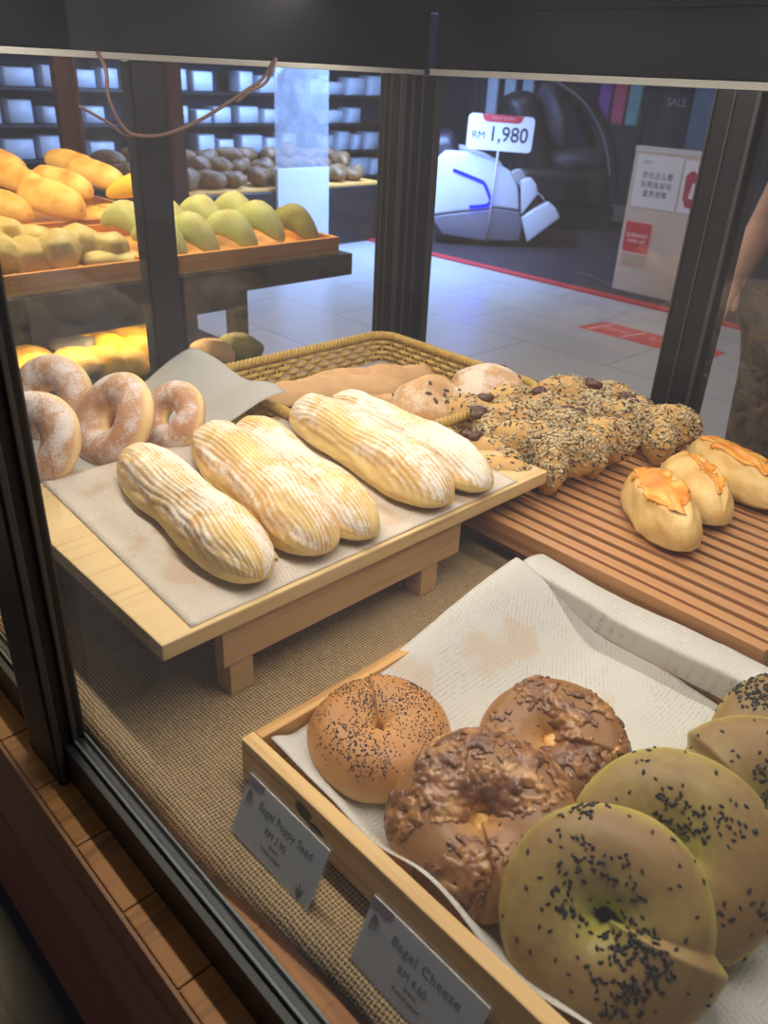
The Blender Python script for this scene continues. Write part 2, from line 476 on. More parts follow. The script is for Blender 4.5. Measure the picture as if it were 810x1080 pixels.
# cable hanging from the head trim
pts = [(-1.11, .83, .565), (-1.11, .806, .537), (-1.11, .78, .523), (-1.11, .726, .496), (-1.11, .677, .475), (-1.11, .633, .463), (-1.11, .601, .462), (-1.11, .58, .467), (-1.11, .565, .487), (-1.11, .557, .512), (-1.112, .559, .539), (-1.14, .564, .560)]
def catmull(P, n=6):
    P = [Vector(p) for p in P]; out = []
    for i in range(len(P) - 1):
        a, b_, c, d = P[max(i - 1, 0)], P[i], P[i + 1], P[min(i + 2, len(P) - 1)]
        for k in range(n):
            t = k / n
            out.append(.5 * ((2 * b_) + (c - a) * t + (2 * a - 5 * b_ + 4 * c - d) * t * t + (3 * b_ - a - 3 * c + d) * t ** 3))
    out.append(P[-1]); return out
t = MB(); t.tube(catmull(pts), .0026, 8); t.tube(catmull([(-1.108, .83, .565), (-1.108, .812, .534), (-1.106, .78, .5205), (-1.106, .755, .506)]), .0026, 8)
t.tube(catmull([(-1.112, .60, .4635), (-1.125, .585, .461), (-1.14, .569, .476), (-1.14, .53, .496)]), .002, 8)
tag(t.build('cable', plain('cable_brown', '#6b4f47', .5), smooth=True, loc=(-1.11, .7, .56)), 'thin brown cable looping down from the head rail in front of the rear post', 'cable')

# ------------------------------------------------------------------ burlap
verts, faces = [], []
NX, NY = 110, 80
for j in range(NY + 1):
    for i in range(NX + 1):
        u, v = i / NX, j / NY
        x = -1.125 + u * (XR - .02 + 1.125)
        y0 = .2075 + .006 * (nz(x * 6, 3.3)) + (.010 * sst(-.40, -.24, x)) * (1 + .5 * nz(x * 11, 1.2)) - .006 * sst(-.45, -.57, x)
        y = y0 + v * (1.185 - y0)
        z = .0022 + .0012 * nz(x * 9, y * 9, 5)
        e = (y - y0)
        z += .004 * math.exp(-((e - .02) / .012) ** 2) * (.5 + .5 * sst(-.5, -.3, x)) - .006 * math.exp(-e / .006)
        z += .0016 * nz(x * 22, y * 5) * math.exp(-e / .05)
        verts.append((x, y, max(z, -.0105))); faces += [(j * (NX + 1) + i, j * (NX + 1) + i + 1, (j + 1) * (NX + 1) + i + 1, (j + 1) * (NX + 1) + i)] if i < NX and j < NY else []
o = mk('burlap_cloth', verts, faces, M['burlap'])
sm = o.modifiers.new('thick', 'SOLIDIFY'); sm.thickness = .0015; sm.offset = -1
tag(o, 'coarse woven burlap cloth covering the floor of the display case', 'cloth')

# ------------------------------------------------------------------ sheets of paper
def sheet(name, fn, nu, nv, mat, label, cat='paper', amp=.0015, frq=24, seed=0.0, thick=.0004):
    vs, fs = [], []
    for j in range(nv + 1):
        for i in range(nu + 1):
            p = Vector(fn(i / nu, j / nv))
            p.z += amp * fbm(p.x * frq + seed, p.y * frq, seed)
            vs.append(p)
            if i < nu and j < nv: fs.append((j * (nu + 1) + i, j * (nu + 1) + i + 1, (j + 1) * (nu + 1) + i + 1, (j + 1) * (nu + 1) + i))
    c = vs[len(vs) // 2].copy()
    o = mk(name, [v - c for v in vs], fs, mat, loc=c)
    s = o.modifiers.new('thick', 'SOLIDIFY'); s.thickness = thick; s.offset = 0
    if cat: tag(o, label, cat)
    return o
def lerp(a, b, t): return a + (b - a) * t
def bil(A, B, C, D, u, v):
    A, B, C, D = map(Vector, (A, B, C, D))
    return A.lerp(B, u).lerp(D.lerp(C, u), v)

# ------------------------------------------------------------------ raised oak board (finger rolls)
board = thing('serving_board', 'raised light oak board on legs carrying five long sugar-dusted rolls', 'serving board', (-.71, .54, .002))
MB().box(-.893, -.525, .258, .822, .087, .105, .0022).build('top', M['board_wood'], board)
t = MB(); t.box(-.545, -.530, .322, .66, .042, .087, .001); t.build('apron', M['board_side'], board)
t = MB(); t.box(-.878, -.863, .322, .66, .042, .087, .001); t.build('apron', M['board_side'], board)
for lx in (-.5565, -.878):
    for ly in (.330, .598):
        MB().box(lx, lx + .0255, ly - .001, ly + .026, .003, .0425, .001).build('leg', M['board_side'], board)
def bp(u, v):
    p = bil((-.893, .309, .1062), (-.531, .291, .1062), (-.530, .764, .1062), (-.872, .785, .1062), u, v)
    return p
sheet('liner_paper', bp, 50, 60, M['paper'], 'printed greaseproof sheet lying under the long rolls on the raised oak board', amp=.0006, frq=16, thick=.0003)

# donut board behind
dboard = thing('serving_board', 'low wooden board at the left end of the case, under the ring donuts', 'serving board', (-1.01, .46, .002))
MB().box(-1.125, -.898, .25, .648, .075, .092, .002).build('top', M['board_wood'], dboard)
for lx in (-1.11, -.935):
    for ly in (.265, .62):
        MB().box(lx, lx + .022, ly, ly + .022, .003, .075, .001).build('leg', M['board_side'], dboard)
def dp(u, v):
    x = lerp(-1.118, lerp(-.899, -.872, sst(.7, 1, v)), u); y = lerp(.262, .672, v)
    z = .0945
    k = sst(.62, 1.0, v)
    z += k * (lerp(.052, .037, u) + .010 * sst(.6, .9, u)) + .004 * k * math.sin(u * 9)
    x -= k * .01
    return (x, y - .004 * k, z)
sheet('liner_paper', dp, 40, 60, M['paper_grey'], 'grey crumpled greaseproof sheet rising behind the ring donuts', amp=.0018, frq=18, seed=2.0)

# ------------------------------------------------------------------ bagel tray
btray = thing('wooden_tray', 'shallow pine box tray holding the seven bagels at the front of the case', 'tray', (-.16, .48, .004))
X0, X1, Y0, Y1 = -.437, .16, .277, .697
MB().box(X0, X1, Y0, Y0 + .013, .005, .050, .0012).build('front_wall', M['tray_wood'], btray)
MB().box(X0, X1, Y1 - .012, Y1, .005, .050, .0012).build('back_wall', M['tray_wood'], btray)
MB().box(X0, X0 + .012, Y0 + .0132, Y1 - .0122, .005, .050, .0012).build('side_wall', M['tray_inner'], btray)
MB().box(X1 - .012, X1, Y0 + .0132, Y1 - .0122, .005, .050, .0012).build('side_wall', M['tray_inner'], btray)
MB().box(X0 + .0122, X1 - .0122, Y0 + .0132, Y1 - .0122, .005, .012).build('base', M['tray_inner'], btray)
# knot hole marks on the front wall
t = MB()
t.ell((-.352, Y0 - .0003, .034), (.010, .0008, .007), seg=16, rings=8, lump=.4, seed=3); t.ell((-.338, Y0 - .0003, .027), (.010, .0008, .004), seg=16, rings=8, lump=.4, seed=5)
t.build('knot', plain('knot_dark', '#4d3626', .7), btray, smooth=True)
# liner: flat field + left flap standing up + back flap folded
def lp(u, v):
    # u across (left edge -> right), v front -> back
    x = lerp(-.424, .13, u); y = lerp(.296, .678, v)
    z = .0138
    L = 1 - sst(0.0, .20, u)
    # left flap rises out over the side wall, taller towards the back
    lift = L ** 1.5
    z += lift * lerp(.024, .056, sst(.05, 1, v))
    x += lift * lerp(.004, -.027, v)
    y -= lift * .010 * v
    # back edge climbs
    Bk = sst(.90, 1.0, v)
    z += Bk * .010 * (1 - lift)
    # front edge peeks over the front wall
    F = 1 - sst(0, .07, v)
    z += F * (.030 + .010 * math.sin(u * 23) * sst(.1, .3, u)) * (1 - .6 * lift)
    y -= .022 * sst(.2, .6, u) * v * v
    return (x, y, z)
lin1 = sheet('liner_paper', lp, 120, 90, M['paper_cool'], 'large printed greaseproof liner under the bagels, its left side turned up', amp=.0012, frq=20, seed=4.0, thick=.0003)
def fp(u, v):
    # loose flap: rises in front of the back wall, bends over it and falls behind
    x = lerp(-.446, .10, u) - .006 * v
    if v < .4:
        q = v / .4; y = lerp(.680, .6745, q); z = lerp(.024, .050, q)
    else:
        q = (v - .4) / .6; y = lerp(.6745, .724, q); z = .050 + .005 * math.sin(min(1, q * 1.6) * PI / 2) * (1 - q) - .008 * q * q
    w = math.sin(u * 6 + .6) * .5 + .5
    return (x, y - .006 * w * (1 - v) - .008 * u * (1 - v), z + .006 * sst(.1, .4, v) + .003 * math.sin(u * 13 + v * 2) * (1 if v > .2 else .3))
sheet('folded_paper', fp, 90, 24, M['paper_cool'], 'folded strip of printed paper curling over the back edge of the bagel tray', amp=.0014, frq=24, seed=9.0, thick=.0003)

# ------------------------------------------------------------------ slatted tray
strayX0, strayX1, SY0, SY1 = -.79, -.185, .733, 1.165
st = thing('slatted_tray', 'reddish slatted wooden cooling tray with rolls and seeded loaves', 'tray', (-.48, .95, .003))
yy = SY0 + .0155
ns = 17; pitch = (SY1 - SY0 - .031) / ns
MB().box(strayX0, strayX1, SY0, SY0 + .014, .030, .060, .0012).build('rail', M['slat_wood'], st)
MB().box(strayX0, strayX1, SY1 - .014, SY1, .030, .060, .0012).build('rail', M['slat_wood'], st)
for i in range(ns):
    y = SY0 + .0155 + i * pitch
    MB().box(strayX0, strayX1, y + .0075, y + pitch - .0008, .046, .0575, .0012).build('slat', M['slat_wood'], st)
for cx in (strayX0 + .03, -.48, strayX1 - .05):
    MB().box(cx, cx + .025, SY0 + .0142, SY1 - .0142, .028, .0458, .001).build('cross_bar', M['slat_wood'], st)
for cx in (strayX0 + .005, strayX1 - .03):
    for cy in (SY0 + .001, SY1 - .026):
        MB().box(cx, cx + .025, cy, cy + .025, .0035, .0298, .001).build('foot', M['slat_wood'], st)
MB().box(-.755, -.225, SY0 + .02, SY0 + .05, .010, .027, .001).build('lower_bar', M['panel_wood'], st)

# ------------------------------------------------------------------ wicker basket
KX0, KX1, KY0, KY1 = -1.085, -.835, .660, 1.055
# the basket stands against the left glass, long side in depth, front part of the loaves in its right half
KX1 = -.705
bk = thing('wicker_basket', 'golden wicker basket with a braided rim holding baguettes and round loaves', 'basket', (-.89, .87, .003))
def rrect(x0, x1, y0, y1, r, n=200):
    # evenly spaced points round a rounded rectangle
    segs = [((x0 + r, y0), (x1 - r, y0)), ((x1 - r, y0 + r), -90), ((x1, y0 + r), (x1, y1 - r)), ((x1 - r, y1 - r), 0), ((x1 - r, y1), (x0 + r, y1)), ((x0 + r, y1 - r), 90), ((x0, y1 - r), (x0, y0 + r)), ((x0 + r, y0 + r), 180)]
    fine = []
    for s in segs:
        if isinstance(s[1], tuple):
            for k in range(120): fine.append(Vector((lerp(s[0][0], s[1][0], k / 120), lerp(s[0][1], s[1][1], k / 120))))
        else:
            for k in range(40):
                a = R(s[1] + 90 * k / 40); fine.append(Vector((s[0][0] + r * math.cos(a), s[0][1] + r * math.sin(a))))
    d = [0]
    for k in range(len(fine)): d.append(d[-1] + (fine[(k + 1) % len(fine)] - fine[k]).length)
    out = []; j = 0
    for k in range(n):
        tgt = d[-1] * k / n
        while d[j + 1] < tgt: j += 1
        q = (tgt - d[j]) / max(1e-9, d[j + 1] - d[j])
        out.append(fine[j].lerp(fine[(j + 1) % len(fine)], q))
    return out
M['wicker'] = plain('wicker', '#dcb766', .5, 0, .35, .28, 90)
M['wicker_dark'] = plain('wicker_rim', '#d2ab58', .5, 0, .35, .3, 120)
NS = 84
ks = MB(); rows = 11
for rI in range(rows):
    z = .008 + rI * .0096
    grow = .012 * (z / .115)
    P = rrect(KX0 + .012 - grow, KX1 - .012 + grow, KY0 + .012 - grow, KY1 - .012 + grow, .035, NS * 4)
    ctr = Vector(((KX0 + KX1) / 2, (KY0 + KY1) / 2))
    pts = []
    for k, p in enumerate(P):
        a, c = P[k - 1], P[(k + 1) % len(P)]
        nrm = Vector((c.y - a.y, a.x - c.x)).normalized()
        w = .0032 * math.cos(PI * k / 4 + (PI if rI % 2 else 0))
        pts.append((p.x + nrm.x * w, p.y + nrm.y * w, z + .0006 * nz(k * .3, rI)))
    ks.tube(pts, .0043, 6, closed=True)
ks.build('weave', M['wicker'], bk, smooth=True)
kt = MB()
P0 = rrect(KX0 + .012, KX1 - .012, KY0 + .012, KY1 - .012, .035, NS); P1 = rrect(KX0, KX1, KY0, KY1, .035, NS)
for a, c in zip(P0, P1): kt.tube([(a.x, a.y, .004), (c.x, c.y, .116)], .0022, 5)
kt.build('stake', M['wicker'], bk, smooth=True)['kind'] = 'stuff'
kr = MB()
P = rrect(KX0, KX1, KY0, KY1, .037, 600)
for ph in (0, 2 * PI / 3, 4 * PI / 3):
    pts = []
    for k, p in enumerate(P):
        a, c = P[k - 1], P[(k + 1) % 600]
        nrm = Vector((c.y - a.y, a.x - c.x)).normalized()
        th = 2 * PI * k / 600 * 60 + ph
        pts.append((p.x + nrm.x * .0042 * math.cos(th), p.y + nrm.y * .0042 * math.cos(th), .1165 + .0042 * math.sin(th)))
    kr.tube(pts, .0042, 6, closed=True)
kr.build('braided_rim', M['wicker_dark'], bk, smooth=True)
MB().prism([(p.x, p.y) for p in rrect(KX0 + .014, KX1 - .014, KY0 + .014, KY1 - .014, .03, 60)], .046, .054, 'z').build('base', M['wicker'], bk)
def kp(u, v):
    x = lerp(KX0 + .020, KX1 - .02, u); y = lerp(KY0 + .02, KY1 - .02, v)
    e = min(u, 1 - u, v, 1 - v)
    return (x, y, .060 + .012 * (1 - sst(0, .12, e)) )
sheet('liner_paper', kp, 40, 40, M['paper_grey'], 'greaseproof sheet lining the wicker basket under the baguettes', amp=.0012, frq=18, seed=6.0, thick=.0003)

# ------------------------------------------------------------------ bread builders
M['roll'] = bread_mat('sugar_roll_crust', [(0.0, '#dfc27e'), (.35, '#e2c584'), (.6, '#dab374'), (.85, '#c7965a')], dust=.85, ridge='#b98a58', bump=.35, rough=.6)
M['donut'] = bread_mat('donut_crust', [(0.0, '#ead9a8'), (.25, '#e0bd88'), (.55, '#cc9c6c'), (.9, '#b98860')], dust=.8, dustcol='#dfdad8', rough=.5, bump=.2)
M['bagel'] = bread_mat('bagel_crust', [(0.0, '#e6c48a'), (.3, '#d6a765'), (.6, '#c48f55'), (.95, '#b07a45')], rough=.42, amt=.5, bump=.15, spec=.35)
M['bagel_cheese'] = bread_mat('cheese_bagel_crust', [(0.0, '#dfb878'), (.3, '#c8985a'), (.6, '#ac7c4a'), (.95, '#8a6038')], rough=.4, amt=.4, bump=.15, spec=.35)
M['matcha'] = bread_mat('matcha_crust', [(0.0, '#a6b248'), (.3, '#b6b252'), (.55, '#ab9b52'), (.95, '#8d7046')], rough=.45, amt=.7, mott=14, bump=.15, spec=.3)
M['topping'] = bread_mat('baked_cheese', [(0.0, '#5f3a24'), (.4, '#80532f'), (.7, '#a87848'), (1, '#c99a60')], rough=.28, amt=1.5, mott=60, bump=.5, spec=.5)
M['cheese_orange'] = bread_mat('melted_cheese', [(0.0, '#ecbc62'), (.4, '#e69b3c'), (.9, '#d57f2a')], rough=.3, amt=.8, mott=60, bump=.5, spec=.5)
M['bun'] = bread_mat('bun_crust', [(0.0, '#e6d2a0'), (.3, '#dfc083'), (.6, '#d2a864'), (.95, '#b5823f')], rough=.45, amt=.7, bump=.25)
M['seed_crust'] = bread_mat('seeded_crust', [(0.0, '#e2c48c'), (.35, '#d8b270'), (.7, '#c2965a'), (.95, '#a07442')], rough=.55, amt=.5, bump=.3)
M['rustic'] = bread_mat('rustic_crust', [(0.0, '#dcbc90'), (.4, '#cfa878'), (.75, '#b88c60'), (.95, '#9a7048')], dust=.7, dustcol='#e2d8cc', rough=.7, amt=.5, bump=.4)
M['baguette'] = bread_mat('baguette_crust', [(0.0, '#dfbe90'), (.4, '#d4ac7c'), (.75, '#c49868'), (.95, '#b08454')], rough=.55, amt=.4, bump=.3)
M['poppy'] = plain('poppy_seed', '#2f2c33', .5, var=.1)
M['sesame'] = plain('black_sesame', '#24221f', .45, var=.1)
M['oat'] = plain('oat_flake', '#dfc799', .7, var=.35, scale=160)
M['sunflower'] = plain('dark_seed', '#5c4a38', .6, var=.3, scale=160)
M['chocolate'] = plain('chocolate', '#5b3626', .35, var=.2, scale=90, bump=.6)

def revolve_faces(nu, nt, wrap_u=False):
    fs = []
    for i in range(nu if wrap_u else nu - 1):
        for k in range(nt):
            a, b_ = i * nt + k, i * nt + (k + 1) % nt
            c, d = ((i + 1) % nu) * nt + (k + 1) % nt, ((i + 1) % nu) * nt + k
            fs.append((a, d, c, b_))
    return fs

def capsule(L, W, H, nu=60, nt=40, prof=None, disp=None, bend=0.0, flat=.55, e1=2.4, e2=2.2, attr=None, arch=0.0, seed=0.0):
    """bread lying along local x, base on z = 0; returns verts, faces, attrs"""
    vs = []; at = {}
    for i in range(nu):
        q = .002 + .996 * i / (nu - 1)
        t = (1 - math.cos(PI * q)) / 2
        rad = max(1e-4, (1 - abs(2 * t - 1) ** e1)) ** (1 / e2)
        w = prof(t) if prof else 1.0
        for k in range(nt):
            th = 2 * PI * k / nt
            cy, cz = math.cos(th), math.sin(th)
            d = disp(t, th) if disp else 0.0
            y = (W / 2 * rad * w + d * rad) * cy
            hz = H * (1 - flat * .5)
            z = (hz * rad * w + d * rad) * cz if cz > 0 else (H * flat * .5) * rad * (math.copysign(abs(cz) ** .6, cz))
            x = (t - .5) * L
            y += bend * math.sin(PI * t)
            z += H * flat * .5 * 1.0
            zz = z + arch * math.sin(PI * t)
            vs.append((x, y, zz))
            a = attr(t, th, cz) if attr else {'crust': .5 + .4 * cz}
            for kk, vv in a.items(): at.setdefault(kk, []).append(vv)
    return vs, revolve_faces(nu, nt) + [tuple(range(nt)), tuple(range((nu - 1) * nt, nu * nt))[::-1]], at

def torus(Rr, r, nu=90, nt=36, sq=.85, seam=None, lump=.05, seed=0.0, hole=.006, crustf=None, flatb=.55, dustf=None, seam_amp=.17, close=1.0):
    vs = []; at = {'crust': [], 'dust': []}
    Rm = Rr - r
    for i in range(nu):
        u = 2 * PI * i / nu
        k = 1 + lump * nz(math.cos(u) * 1.3 + seed, math.sin(u) * 1.3, seed)
        if seam is not None:
            for s0, amp, dirn in seam:
                du = ((u - s0) * dirn) % (2 * PI)
                k += amp * seam_amp * (math.exp(-du / .9) * sst(0, .10, du) - .25 * math.exp(-(2 * PI - du) / .35))
        for j in range(nt):
            v = 2 * PI * j / nt
            cv, sv = math.cos(v), math.sin(v)
            rr = r * k * (1 + lump * .4 * nz(math.cos(u) * 2 + seed, math.sin(u) * 2, sv * 2 + cv))
            rad = Rm + rr * cv
            if rad < hole: rad = hole * (.5 + .5 * math.exp((rad - hole) / .02))
            z = rr * sq * sv
            zb = -r * sq * flatb
            if z < zb: z = zb + (z - zb) * .25
            vs.append((rad * math.cos(u), rad * math.sin(u), z))
            at['crust'].append(crustf(u, v, cv, sv) if crustf else .5 + .45 * sv)
            at['dust'].append(dustf(u, v, cv, sv) if dustf else 0.0)
    return vs, revolve_faces(nu, nt, True), at

def frame_from(n, spin=0.0):
    n = Vector(n).normalized()
    q = Vector((0, 0, 1)).rotation_difference(n)
    return (q @ Quaternion((0, 0, 1), spin)).to_matrix()

SEED = []
for zz, rr in ((-1, .02), (-.6, .75), (0.05, 1), (.65, .7), (1, .02)):
    for k in range(5):
        a = 2 * PI * k / 5
        SEED.append(Vector((zz, rr * math.cos(a), rr * math.sin(a))))
SEEDF = [(i * 5 + k, i * 5 + (k + 1) % 5, (i + 1) * 5 + (k + 1) % 5, (i + 1) * 5 + k) for i in range(4) for k in range(5)]

def scatter(vs, fs, n, size, weight, rng, jitter=.25, sink=.2):
    """small seeds lying on a surface: returns verts, faces"""
    V = [Vector(v) for v in vs]
    items = []; acc = 0.0
    for f in fs:
        if len(f) > 4: continue
        p = [V[i] for i in f]
        nrm = (p[2] - p[0]).cross(p[3] - p[1]) if len(p) == 4 else (p[1] - p[0]).cross(p[2] - p[0])
        ar = nrm.length / 2
        if ar < 1e-12: continue
        nrm.normalize()
        c = sum(p, Vector()) / len(p)
        w = max(0.0, weight(c, nrm)) * ar
        if w > 0:
            acc += w; items.append((acc, p, nrm))
    ov, of = [], []
    import bisect
    keys = [i[0] for i in items]
    for _ in range(n):
        it = items[min(len(items) - 1, bisect.bisect(keys, rng.random() * acc))]
        p, nrm = it[1], it[2]
        a, b_ = rng.random(), rng.random()
        c = p[0].lerp(p[1], a).lerp(p[3 if len(p) == 4 else 2].lerp(p[2], a), b_)
        tx = nrm.orthogonal().normalized()
        tx.rotate(Quaternion(nrm, rng.random() * 2 * PI))
        tx = (tx + nrm * rng.uniform(-jitter, jitter)).normalized()
        ty = nrm.cross(tx).normalized(); tz = tx.cross(ty)
        s = rng.uniform(.75, 1.2)
        base = len(ov)
        for q in SEED:
            ov.append(c + tx * q.x * size[0] * s + ty * q.y * size[1] * s + tz * q.z * size[2] * s + nrm * size[2] * (1 - 2 * sink))
        of += [tuple(base + i for i in f) for f in SEEDF]
    return ov, of

def fuse(mb, voxel, smooth=4, fac=.5):
    """one continuous skin round overlapping lumps"""
    me = bpy.data.meshes.new('fuse'); mb.bm.to_mesh(me); mb.bm.free()
    o = bpy.data.objects.new('fuse', me); COL.objects.link(o)
    m = o.modifiers.new('r', 'REMESH'); m.mode = 'VOXEL'; m.voxel_size = voxel
    if smooth:
        s = o.modifiers.new('s', 'SMOOTH'); s.iterations = smooth; s.factor = fac
    dg = bpy.context.evaluated_depsgraph_get(); dg.update()
    m2 = bpy.data.meshes.new_from_object(o.evaluated_get(dg))
    bpy.data.objects.remove(o); bpy.data.meshes.remove(me)
    vs = [v.co.copy() for v in m2.vertices]; fs = [tuple(p.vertices) for p in m2.polygons]
    bpy.data.meshes.remove(m2)
    return vs, fs

# ------------------------------------------------------------------ five long sugar rolls
def sugar_roll(A, B, W, H, seed, lab, waist=.1, dust=.45, swirl=.25, bend=0.0, near_bulge=.06, nr=13):
    A, B = Vector((*A, .1068)), Vector((*B, .1068))
    L = (B - A).length
    def prof(t):
        return 1 - waist * math.exp(-((t - .5) / .16) ** 2) + near_bulge * math.exp(-((t - .84) / .14) ** 2) + .03 * nz(t * 5, seed)
    def phase(t, th):
        rad = max(0.0, 1 - abs(2 * t - 1) ** 3.4) ** .42
        s = nr * 2.1 * rad * math.cos(th) + 2.4 * fbm(t * 2.6, rad * math.cos(th) * 1.3 + seed, seed, 2) + 1.0 * nz(t * 10, math.cos(th) * 3, seed)
        s += swirl * 14 * math.exp(-((t - .86) / .10) ** 2) * math.sin(th) * (1 + .5 * math.cos(th))
        return s
    def rid(t, th):
        return abs(math.sin(phase(t, th)))
    def disp(t, th):
        top = sst(-.35, .25, math.sin(th))
        r_ = rid(t, th)
        return .0012 * (r_ ** .7 - .6) * top * sst(0, .05, t) * sst(1, .96, t) * (.45 + .8 * sst(-.3, .3, nz(t * 5 + 7, th * 1.2, seed))) + .0046 * fbm(t * 4 + seed, math.cos(th) * 1.5, math.sin(th) * 1.5)
    def attr(t, th, cz):
        r_ = rid(t, th); top = sst(-.05, .6, cz)
        nn = nz(t * 3.1 + seed, math.cos(th) * 1.2, seed + math.sin(th))
        return {'crust': .18 + .40 * top + .3 * nn, 'ridge': r_ ** 5 * top * 1.0 * (.6 + .8 * sst(-.3, .4, nz(t * 4, th, seed + 4))),
                'dust': top * (dust + .35 * nn + .22 * nz(t * 7, th * 2, seed + 9)) + (.30 * (.6 - r_)) * top}
    vs, fs, at = capsule(L, W, H, 200, 190, prof, disp, bend, .5, 3.4, 2.4, attr)
    o = mk('sugar_roll', vs, fs, M['roll'], attrs=at, loc=(A + B) / 2)
    o.rotation_euler = (0, 0, math.atan2(B.y - A.y, B.x - A.x))
    return tag(o, lab, 'bread roll', 'long sugar-dusted rolls on the raised board')
sugar_roll((-.852, .407), (-.535, .373), .080, .060, 1.3, 'leftmost long pale sugar-dusted roll, lying alone at the board edge with a crumb beside it', waist=.16, dust=.54, swirl=.3, near_bulge=.02)
sugar_roll((-.852, .512), (-.534, .450), .082, .062, 4.1, 'second long sugar-dusted roll from the left, ridged and overlapping the one behind it', waist=.08, dust=.48, near_bulge=.1)
sugar_roll((-.845, .566), (-.528, .508), .074, .056, 7.7, 'third long roll from the left, tucked behind the second on the raised board', waist=.1, dust=.58)
sugar_roll((-.852, .668), (-.527, .625), .082, .062, 11.2, 'fourth long roll from the left with heavy white sugar on its near half', waist=.1, dust=.52, near_bulge=.1)
sugar_roll((-.845, .728), (-.522, .694), .072, .056, 15.9, 'rightmost long roll on the raised board, nearest the seeded loaves', waist=.06, dust=.66)
t = MB(); t.ell((-.58, .418, .1105), (.006, .004, .003), seg=12, rings=8, lump=.6, seed=2); t.ell((-.574, .416, .1098), (.004, .004, .0025), seg=10, rings=8, lump=.6, seed=5)
tag(t.build('crumb', M['roll'], smooth=True, loc=(-.577, .417, .107)), 'small flake of crust beside the leftmost long roll', 'crumb')

# ------------------------------------------------------------------ ring donuts
def donut(c, n, Rr, seed, lab, spin=0.0):
    def cf(u, v, cv, sv):
        return .15 + .75 * sst(.12, .7, abs(sv)) + .12 * nz(math.cos(u) * 2, math.sin(u) * 2, seed)
    def df(u, v, cv, sv):
        return .50 * sst(-.1, .6, sv) + .35 * nz(math.cos(u) * 1.6 + seed, math.sin(u) * 1.6, cv)
    vs, fs, at = torus(Rr, Rr * .385, 90, 44, .92, None, .10, seed, .006, cf, 2.0, df)
    o = mk('ring_donut', vs, fs, M['donut'], attrs=at, loc=c)
    o.rotation_euler = frame_from(n, spin).to_euler()
    return tag(o, lab, 'donut', 'sugared ring donuts at the left end of the case')
donut((-.940, .325, .138), (.45, -.74, .50), .062, 1.0, 'front ring donut beside the corner post, standing and leaning back')
donut((-.940, .432, .138), (.05, -.82, .56), .066, 3.0, 'whole ring donut in plain view with its hole showing, second of the leaning row')
donut((-.922, .505, .130), (.15, -.80, .56), .052, 5.0, 'ring donut furthest right, half hidden behind the long rolls')
donut((-1.065, .400, .136), (.40, -.74, .54), .064, 8.0, 'ring donut at the back left, above the front one by the corner post')

# ------------------------------------------------------------------ bagels
def bagel(kind, c, n, Rr, seed, lab, spin=0.0, rr=.47, sq=.80, seam=((0.0, 1, 1),), topping=None, hole=.004, flatb=.62, seam_amp=.17):
    n = Vector(n).normalized()
    mat = {'poppy': M['bagel'], 'cheese': M['bagel_cheese'], 'matcha': M['matcha']}[kind]
    def cf(u, v, cv, sv):
        inner = math.exp(-((1 + cv) / .5) ** 2) if sv > -.2 else 0
        return (.06 + .85 * sst(-.35, .75, sv)) * (1 - .55 * inner) + .10 * nz(math.cos(u) * 2, math.sin(u) * 2, seed)
    vs, fs, at = torus(Rr, Rr * rr, 240, 56, sq, seam, .05, seed, hole, cf, flatb, None, seam_amp)
    root = thing('bagel', lab, 'bagel', c, frame_from(n, spin), 'bagels in the pine tray')
    mk('crust', vs, fs, mat, root, attrs=at)
    rng = random.Random(int(seed * 10))
    if kind == 'poppy':
        sv, sf = scatter(vs, fs, 1000, (.00085, .00062, .0006), lambda c_, nn: sst(.45, .9, nn.z) * (.30 + 1.2 * sst(-.25, .45, nz(c_.x * 26 + 3, c_.y * 26, 2))), rng)
        mk('poppy_seeds', sv, sf, M['poppy'], root)['kind'] = 'stuff'
    elif kind == 'matcha':
        def w(c_, nn):
            a = nz(c_.x * 21 + seed, c_.y * 21, seed)
            return sst(.1, .5, nn.z) * (.06 + 1.6 * sst(.02, .42, a))
        sv, sf = scatter(vs, fs, 330, (.0021, .0012, .0008), w, rng, .3, .15)
        mk('black_sesame_seeds', sv, sf, M['sesame'], root)['kind'] = 'stuff'
    else:
        V = [Vector(v) for v in vs]
        mb = MB(); cnt = 0; tries = 0
        while cnt < topping and tries < 20000:
            tries += 1
            f = rng.choice(fs); p = [V[i] for i in f]
            nn = (p[2] - p[0]).cross(p[3] - p[1])
            if nn.length < 1e-12: continue
            nn.normalize(); cc = sum(p, Vector()) / 4
            if nn.z < .12: continue
            if math.hypot(cc.x, cc.y) < Rr * .16: continue
            a = nz(cc.x * 24 + seed * 3, cc.y * 24, seed)
            if a + .25 * nn.z - .18 + .12 * (cc.y / Rr) < -.10 and rng.random() > .03: continue
            s = rng.uniform(.0016, .0046) if a > .05 else rng.uniform(.0012, .0026)
            q = Vector((0, 0, 1)).rotation_difference(nn).to_matrix() @ Matrix.Rotation(rng.random() * 6.28, 3, 'Z')
            mb.ell(cc + nn * s * .2, (s * rng.uniform(1, 2.0), s, s * .6), q, 10, 7, .35, rng.random() * 50, 1.5)
            cnt += 1
        tv, tf = fuse(mb, .0009, 2, .4)
        mk('baked_cheese', tv, tf, M['topping'], root, attrs={'crust': [.45 + .6 * nz(v.x * 60, v.y * 60, v.z * 60 + seed) for v in tv]})['label'] = 'crust of browned bubbly baked cheese'
        mb = MB(); mb.ell((Rr * .10, .002, Rr * .08), (.014, .011, .007), seg=16, rings=10, lump=.3, seed=seed)
        tv, tf = fuse(mb, .001, 2)
        mk('cheese_filling', tv, tf, M['cheese_orange'], root, attrs={'crust': [.1] * len(tv)})['label'] = 'melted orange cheese in the hole'
    return root
